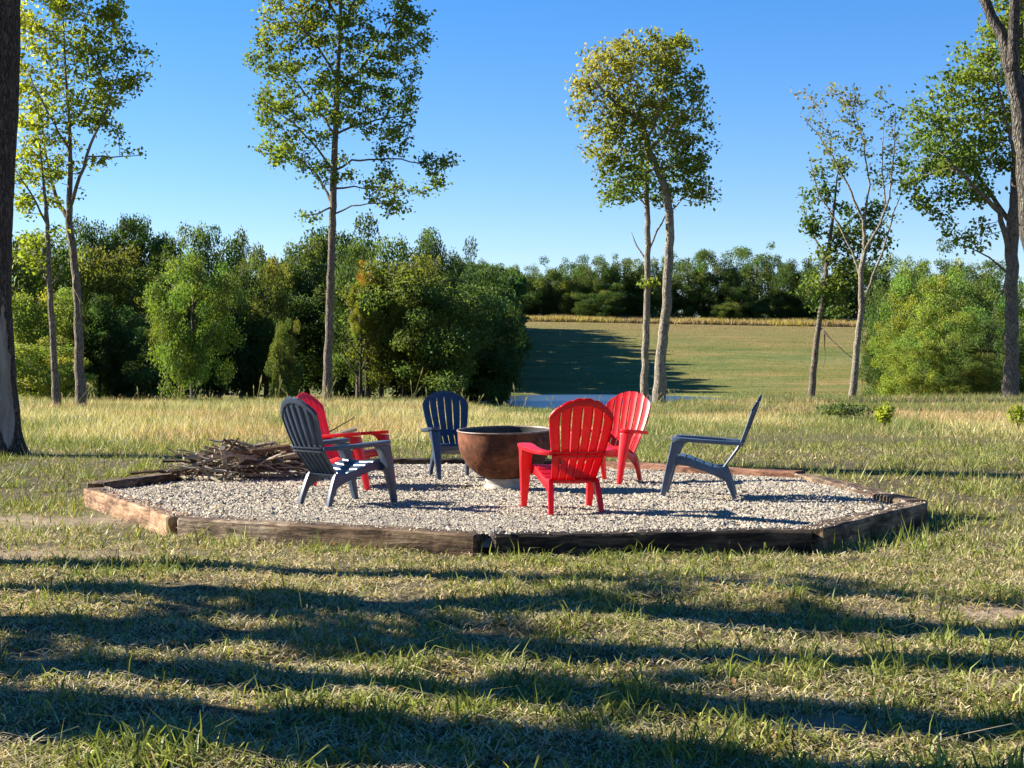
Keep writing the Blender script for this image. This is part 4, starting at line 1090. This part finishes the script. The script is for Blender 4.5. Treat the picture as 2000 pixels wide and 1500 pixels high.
hero('left_slim_tree', 'slim tree with bright yellow green leaves, left one of the slender trunks', 51, 112,
     [(112, 800, .13), (106, 700, .11), (100, 600, .095), (95, 500, .08), (92, 420, .07), (85, 350, .04), (78, 280, .02)],
     [[(100, 560, 0, .04), (75, 520, .4, .03), (50, 490, .6, .015)], [(101, 565, 0, .03), (118, 545, -.3, .025), (132, 515, -.3, .012)],
      [(93, 430, 0, .04), (70, 380, -.5, .03), (45, 340, -.8, .015)]],
     [(60, 470, 36, 26), (105, 460, 26, 22), (60, 400, 40, 30), (100, 395, 30, 20), (50, 520, 24, 12), (90, 520, 16, 12), (40, 340, 30, 26), (95, 340, 26, 22)],
     330, .15, colmix((.12, .15, .02), (.26, .27, .03)), M_BARK, 31, kleaf=6, spread=.18)

# near tree cut by the right edge: two stems joining
hero('near_right_tree', 'near forked bare trunk leaning in from the right edge of the photo', 31, 2052,
     [(2052, 850, .27), (2045, 700, .25), (2028, 560, .22), (2010, 420, .19), (1998, 300, .18), (1988, 200, .18), (1977, 150, .17), (1973, 128, .10)],
     [[(1974, 150, 0, .15), (1972, 125, .03, .14), (1955, 60, .1, .12), (1930, 0, .2, .11), (1905, -90, .3, .09), (1880, -250, .4, .06)],
      [(1975, 150, 0, .15), (1975, 125, -.05, .14), (1972, 60, -.2, .11), (1970, -20, -.3, .10), (1975, -200, -.4, .07)],
      [(1990, 215, 0, .09), (2002, 195, .1, .08), (2030, 150, .3, .07)], [(1996, 90, -.2, .01), (1985, 50, -.2, .01), (1996, 34, -.3, .005)]],
     [(1880, -330, 90, 90), (1980, -300, 90, 90), (2060, -200, 60, 60)], 260, .16, colmix(GREEN_A, GREEN_B), M_BARK_GREY, 35, kleaf=3)

# trees outside the left edge whose trunks and crowns throw the bands of shade on the lawn
def shade_tree(X, Y, H, r0, label, seed, crown=True, ch=.55, cw=.28, dens=1.0, lean=0):
    rr = random.Random(seed); root = empty('shade_tree', (X, Y, gzf(X, Y))); tag(root, label, 'tree', 'trees outside the left edge of the photo')
    V_, F_ = [], []; ph = rr.uniform(0, 6); am = rr.uniform(.05, .16); tl = rr.uniform(-.035, .035)
    pts = [Vector((lean * H * (k / 14) ** 1.5, am * math.sin(ph + k * .9) * min(1, k / 2) + tl * H * k / 14, -.2 + H * k / 14)) for k in range(15)]
    tube(V_, F_, pts, [r0 * (1.25 if k == 0 else 1) * (1 - .8 * k / 14) for k in range(15)], 12, True, .05, rr)
    link('trunk', poly_mesh('trunk', V_, F_, True), M_BARK, root)
    for k in range(9):
        z = H * (ch - .12) + k * H * .055; t = rr.uniform(0, 6.28); L = H * .16 * rr.uniform(.6, 1.2)
        b0 = Vector((0, 0, z)); V_, F_ = [], []
        tube(V_, F_, [b0, b0 + Vector((math.cos(t) * L * .5, math.sin(t) * L * .5, L * .35)), b0 + Vector((math.cos(t) * L, math.sin(t) * L, L * .9))], [r0 * .35, r0 * .22, .02], 6)
        link('limb', poly_mesh('limb', V_, F_, True), M_BARK, root)
    c = link('crown', TPL['tall'][seed % 3], None, root); c.location = (lean * H * .6, 0, H * ch); c.scale = (H * cw, H * cw, H * (1 - ch) * 1.1); c.color = (.07, .11, .025, 1)
    for k in range(2):
        z = rr.uniform(2.2, 6.5); t = rr.uniform(0, 6.28); L = rr.uniform(.8, 1.6); e_ = Vector((math.cos(t) * L, math.sin(t) * L, z + L * .4))
        V_, F_ = [], []; tube(V_, F_, [(0, 0, z), e_ * .5 + Vector((0, 0, z * .5)), e_], [r0 * .3, r0 * .2, .015], 6)
        link('limb', poly_mesh('limb', V_, F_, True), M_BARK, root)
        c = link('leaf_spray', SPRAY, None, root); c.location = e_ - Vector((0, 0, .4)); s_ = rr.uniform(.45, .85); c.scale = (s_ * 1.3, s_ * 1.3, s_ * .8); c.rotation_euler = (0, 0, t); c.color = (.07, .11, .025, 1)
    return root
SPRAY = crown_template(90, 14, 420, .12, round_); SPRAY.materials.append(M_LEAF)
k287 = math.tan(SUN_TH)
SH = [ # depth where the trunk's shadow crosses X=0, X of the base, height, trunk radius
 (9.75, -8.5, 19, .20, 'slim trunk whose faint shade crosses just before the timbers'), (8.5, -6.5, 20, .26, 'trunk whose shade makes the first band on the lawn'),
 (8.1, -9.8, 20, .20, 'twin of the first shading trunk, standing farther left'), (7.15, -7.5, 21, .25, 'trunk whose shade crosses the middle of the near lawn'),
 (6.3, -5.6, 20, .24, 'trunk whose shade crosses the lawn fourth from the timbers'), (6.0, -8.8, 18, .13, 'slim leaning trunk beside the fourth shading trunk'),
 (5.45, -6.4, 19, .20, 'trunk whose shade crosses the lower lawn'), (4.9, -4.6, 20, .21, 'trunk whose shade falls along the bottom of the photo'),
 (5.1, -8.4, 17, .12, 'thin trunk farthest left of those shading the bottom of the photo')]
for k, (y0, X, H, r0, lb) in enumerate(SH):
    shade_tree(X, y0 + k287 * abs(X), H, r0, lb, 60 + k)
#shade_tree(-13, 9.2, 11, .16, 'leafy low tree left of the lawn whose crown dapples the lower left corner', 70, ch=.2, cw=.42)
#shade_tree(-17, 12.6, 12, .18, 'leafy tree left of the lawn shading the ground before the timbers', 71, ch=.45, cw=.28)

# ------------------------------------------------------------------ grass
def blades(name, X, Y, h, wd, lean, colA, tone, label, cat, segs=1, r=rng, z=None, kind='stuff'):
    n_ = len(X); z = gz(X, Y) if z is None else z
    a_ = r.uniform(0, 2 * math.pi, n_); la = r.uniform(0, 2 * math.pi, n_)
    bxv = np.stack([np.cos(a_), np.sin(a_), np.zeros(n_)], 1) * (wd / 2)[:, None]
    B = np.stack([X, Y, z - .01], 1)
    ld = np.stack([np.cos(la), np.sin(la), np.zeros(n_)], 1) * (lean * h)[:, None]
    up_ = np.zeros((n_, 3)); up_[:, 2] = h
    if segs == 1:
        V_ = np.stack([B - bxv, B + bxv, B + ld + up_ * np.sqrt(np.clip(1 - lean ** 2 * .7, .05, 1))[:, None]], 1).reshape(-1, 3)
        i = np.arange(n_) * 3; Fc = np.stack([i, i + 1, i + 2], 1); k = 3
    else:
        M_ = B + ld * .28 + up_ * .55
        V_ = np.stack([B - bxv, B + bxv, M_ + bxv * .8, M_ - bxv * .8, B + ld + up_ * np.sqrt(np.clip(1 - lean ** 2 * .8, .03, 1))[:, None]], 1).reshape(-1, 3)
        i = np.arange(n_) * 5; Fc = np.concatenate([np.stack([i, i + 1, i + 2], 1), np.stack([i, i + 2, i + 3], 1), np.stack([i + 3, i + 2, i + 4], 1)]); k = 5
    col = colA * tone[:, None]
    o = link(name, np_mesh(name, V_, Fc, np.repeat(col, k, 0)), M_GRASS)
    return tag(o, label, cat, kind=kind)

def field(n_, y0, y1, power, margin=1.3, k=.345):
    Y = y0 + (y1 - y0) * rng.random(n_) ** power
    X = rng.uniform(-1, 1, n_) * (Y * k + margin)
    return X, Y
G1, G2, ST1, ST2 = np.array([.10, .13, .028]), np.array([.26, .28, .06]), np.array([.58, .48, .26]), np.array([.27, .20, .10])
DIRT = [(-4.2, 13.7, 1.3, .6), (-3.7, 11.1, 1.5, .42), (2.75, 8.6, .75, .36), (1.15, 5.75, .35, .16), (1.2, 8.0, .25, .12), (2.1, 6.3, .3, .13)]
def lawn_fields(X, Y):
    dn = noise(X, Y, .55, 4, 11); gr = noise(X, Y, 1.7, 3, 12); st = noise(X, Y, .28, 3, 13)
    bare = np.zeros(len(X))
    for x, y, a_, b_ in DIRT: bare = np.maximum(bare, np.exp(-(((X - x) / a_) ** 2 + ((Y - y) / b_) ** 2) ** 1.5))
    return dn, gr, st, bare
def lawn(n_, y0, y1, power, segs, wsc, hsc, name='grass', label='short patchy lawn of mixed green and straw coloured grass'):
    X, Y = field(n_, y0, y1, power)
    dn, gr, st, bare = lawn_fields(X, Y)
    p_ = np.clip((dn - .34) / .20, .28, 1) * (1 - .92 * bare)
    dead = rng.random(n_) < .42
    p_ = np.where(dead, .85 * (1 - .92 * bare), p_)
    ok = (rng.random(n_) < p_) & ~inside(X, Y, PIT_OUT)
    X, Y, gr, st, dn, bare, dead = X[ok], Y[ok], gr[ok], st[ok], dn[ok], bare[ok], dead[ok]; n_ = len(X)
    side = np.exp(-((X - 3.9) / 1.3) ** 2) * sm(10.5, 12.0, Y) * (1 - sm(14, 16, Y))
    edge = ((inside(X, Y, shrink(-.22))) | (side > .5)).astype(float)
    green = np.clip((gr - .38) / .22 + side * .8 + sm(13.5, 17, Y) * .45 + .2 * edge, 0.0, 1)
    # tufts of live grass amid dead thatch
    live = ~dead & (rng.random(n_) < .22 + .62 * green * np.clip((st - .3) / .3, .25, 1))
    t = rng.random(n_)[:, None]
    cg = G1 * (1 - t) + G2 * t; cs = ST2 * (1 - t) + ST1 * t
    col = np.where(live[:, None], cg, cs)
    h = np.where(live, rng.uniform(.035, .085, n_), rng.uniform(.015, .05, n_)) * hsc * (.7 + .8 * np.clip(dn - .3, 0, .5)) * (1 - .12 * edge)
    tuft = noise(X, Y, .16, 2, 17); h = h * (.55 + 1.1 * np.clip((tuft - .35) / .3, 0, 1)); tall = rng.random(n_) < .05 * (.3 + live); h[tall] *= 1.8
    lean = np.where(live, rng.uniform(.2, 1.8, n_), rng.uniform(.5, 3.0, n_))
    blades(name, X, Y, h, rng.uniform(.0035, .0065, n_) * wsc, lean, col, rng.uniform(.55, 1.45, n_), label, 'grass', segs)
lawn(430000, 4.3, 11.5, 1.35, 2, 1.7, 1.05)
lawn(470000, 11.0, 25.5, 1.15, 1, 2.9, 1.5, 'grass', 'sunlit lawn around and beyond the gravel ring')
n_ = 60000
X, Y = field(n_, 4.3, 12.5, 1.3); dn, gr, st, bare = lawn_fields(X, Y)
ok = ~inside(X, Y, PIT_OUT) & (rng.random(n_) < np.clip((st - .36) / .2, .12, 1) * (1 - .9 * bare)); X, Y = X[ok], Y[ok]; n_ = len(X)
t = rng.random(n_)[:, None]
blades('clippings', X, Y, rng.uniform(.022, .05, n_), rng.uniform(.004, .007, n_), rng.uniform(1.5, 4.0, n_), np.array([.34, .27, .15]) * (1 - t) + np.array([.66, .57, .36]) * t, rng.uniform(.7, 1.2, n_), 'dry pale grass clippings lying matted on the near lawn', 'grass clippings', 2, z=gz(X, Y) + .025)
# tall meadow grass
n_ = 290000
X, Y = field(n_, 20.5, 64, 1.15, 2.5)
left = sm(3, -3, X)
start = 23.3 + 3.0 * noise(X, Y, 4, 3, 21) - 2.0 * left + 3.5 * sm(1.5, 5, X) * (1 - sm(6, 10, X))
amt = sm(-3.5, 6, Y - start)
ok = rng.random(n_) < .35 + .65 * amt
X, Y, amt = X[ok], Y[ok], amt[ok]; n_ = len(X)
gn = noise(X, Y * .5, 2.6, 3, 23); pn = noise(X, Y, .8, 3, 24)
lf = sm(2, -2, X); edge_far = sm(44, 52, Y)
blond = np.clip((gn - .36) / .26 + .30 * lf * amt + (.16 * amt - .06) * (1 - lf), 0, 1)
straw = rng.random(n_) < .10 + .68 * blond * amt
t = rng.random(n_)[:, None]
cg = np.array([.11, .145, .034]) * (1 - t) + np.array([.225, .25, .065]) * t
cs = np.array([.42, .35, .155]) * (1 - t) + np.array([.68, .57, .29]) * t
pinkish = (noise(X, Y, 5, 2, 26) > .55) & straw
cs = np.where(pinkish[:, None], cs * np.array([.95, .80, .85]), cs)
col = np.where(straw[:, None], cs, cg)
h = (.06 + (.10 + .27 * pn) * amt * rng.uniform(.4, 1.15, n_)) * (1 - .25 * (1 - lf) * (1 - edge_far))
h = np.minimum(h, np.where((X > -.8) & (X < 6) & (Y > 38), .20, 9))
blades('meadow_grass', X, Y, h, rng.uniform(.008, .018, n_), rng.uniform(.2, 1.9, n_), col, rng.uniform(.7, 1.25, n_), 'tall blond and green meadow grass between the lawn and the trees', 'grass', 1)
# seed stalks silhouetted on the crest
n_ = 230
X = np.round(rng.uniform(-14, 6, n_) / 1.7) * 1.7 + rng.normal(0, .3, n_); Y = rng.uniform(36, 60, n_); z0 = gz(X, Y)
h = rng.gamma(6, .085, n_); V_, F_ = [], []
an = rng.normal(.1, .35, n_)
B = np.stack([X, Y, z0], 1); T = B + np.stack([an * h, rng.uniform(-.2, .2, n_) * h, h], 1)
sd = np.array([1., 0, 0]) * .006
M1 = B + (T - B) * .78
vs = np.stack([B - sd, B + sd, M1 + sd, M1 - sd, M1 + sd * 4 + (T - M1) * .35, T, M1 - sd * 4 + (T - M1) * .35], 1).reshape(-1, 3)
i = np.arange(n_) * 7
fc = np.concatenate([np.stack([i, i + 1, i + 2], 1), np.stack([i, i + 2, i + 3], 1), np.stack([i + 3, i + 2, i + 4], 1), np.stack([i + 3, i + 4, i + 5], 1), np.stack([i + 3, i + 5, i + 6], 1)])
cc = np.repeat((np.array([.42, .36, .18]) * rng.uniform(.7, 1.2, (n_, 1))), 7, 0)
tag(link('seed_heads', np_mesh('seed_heads', vs, fc, cc), M_GRASS), 'foxtail seed heads standing above the blond grass crest', 'grass', kind='stuff')
# coarse field grass down to the pond and goldenrod strip at the hill top
n_ = 190000
Y = 62 + 305 * rng.random(n_) ** .8; X = rng.uniform(-.33, .36, n_) * Y
pd = np.sqrt(((X - 9.5) / 12.6) ** 2 + ((Y - 146) / 43) ** 2)
ok = (pd > 1.04) & ~((X < -8) & (Y > 110)); X, Y = X[ok], Y[ok]; n_ = len(X)
t = rng.random(n_)[:, None]; bn = (noise(X, Y, 22, 4, 41) * .9 + .9 * sm(255, 375, Y) * .55 + rng.normal(0, .06, n_))
fg = np.array([.07, .11, .024]) * (1 - t) + np.array([.165, .185, .05]) * t
fb = np.array([.17, .125, .05]) * (1 - t) + np.array([.27, .215, .09]) * t
blades('field_grass', X, Y, rng.uniform(.08, .26, n_) * (1 - .3 * sm(200, 300, Y)), rng.uniform(.03, .08, n_) * (1 + 1.2 * sm(180, 350, Y)), rng.uniform(.1, .8, n_), np.where((bn > .62)[:, None], fb, fg), rng.uniform(.75, 1.2, n_), 'rough field grass around the pond and up the sunlit hillside', 'grass', 1)
n_ = 42000
Y = rng.uniform(366, 384, n_); X = rng.uniform(-.02, .30, n_) * Y
t = rng.random(n_)[:, None]; top = (rng.random(n_) < .5)
gold = (noise(X, Y, 14, 3, 31) > .50) & top
col = np.where(gold[:, None], np.array([.38, .31, .06]), np.array([.24, .17, .08]) * (1 - t) + np.array([.36, .26, .13]) * t)
blades('goldenrod', X, Y, rng.uniform(.5, 1.8, n_) * (.6 + .6 * noise(X, Y, 9, 2, 32)), rng.uniform(.15, .35, n_), rng.uniform(.05, .4, n_), col, rng.uniform(.75, 1.2, n_), 'strip of yellow goldenrod and dry weeds along the top of the field', 'wildflowers', 1)
# fallen leaves
n_ = 1500
X, Y = field(n_, 4.5, 22, 1.0); ok = ~inside(X, Y, PIT_OUT); X, Y = X[ok], Y[ok]; n_ = len(X)
cen = np.stack([X, Y, gz(X, Y) + .03], 1)
V_, Fc, cc = leaves_np(cen, rng.uniform(.02, .05, n_), rng, 3, .12, np.array([.20, .11, .05]) * rng.uniform(.5, 1.6, (n_, 1)))
tag(link('fallen_leaves', np_mesh('fallen_leaves', V_, Fc, cc), M_GRASS), 'small dry brown leaves scattered over the lawn', 'leaves', kind='stuff')

n_ = 260
X = rng.uniform(-4.2, 3.6, n_); Y = rng.uniform(10.9, 19.5, n_); ok = inside(X, Y, shrink(.3)); X, Y = X[ok], Y[ok]; n_ = len(X)
V_, Fc, cc = leaves_np(np.stack([X, Y, np.full(n_, .012)], 1), rng.uniform(.02, .055, n_), rng, 3, .12, np.array([.24, .15, .06]) * rng.uniform(.5, 1.7, (n_, 1)))
tag(link('fallen_leaves', np_mesh('fallen_leaves', V_, Fc, cc), M_GRASS), 'few dry leaves lying on the gravel', 'leaves', kind='stuff')

# weeds in the meadow
def weed(px, py, d, H, W_, col, label, name='weed', nl=380):
    X = (px - 1000) / F * d; r = np.random.default_rng(int(px)); z0 = gzf(X, d)
    root = empty(name, (X, d, z0)); tag(root, label, 'weed')
    V_, F_ = [], []
    for k in range(7):
        t = k * .9; tube(V_, F_, [(0, 0, 0), (math.cos(t) * W_ * .2, math.sin(t) * W_ * .2, H * .5), (math.cos(t) * W_ * .42, math.sin(t) * W_ * .42, H * .95)], [.008, .006, .003], 5)
    link('stem', poly_mesh('stem', V_, F_), M_BARK, root)
    u = r.normal(size=(nl, 3)); u /= np.linalg.norm(u, axis=1)[:, None]; u *= r.random((nl, 1)) ** .5
    cen = u * np.array([W_ / 2, W_ / 2, H * .42]) + np.array([0, 0, H * .6])
    V_, Fc, cc = leaves_np(cen, r.uniform(.05, .11, nl), r, .5, .15, np.array(col) * r.uniform(.7, 1.3, (nl, 1)))
    link('foliage', np_mesh('foliage', V_, Fc, cc), M_LEAF, root)
weed(1727, 818, 32, .55, .42, (.30, .33, .03), 'bright yellow green weed in the meadow right of the side-on blue chair', nl=260)
weed(1650, 800, 38, .38, 1.5, (.09, .12, .045), 'dark green weed patch in the meadow below the forked tree', nl=700)
weed(1990, 828, 32, .50, .5, (.24, .28, .03), 'yellow green weed at the right edge of the meadow', nl=260)
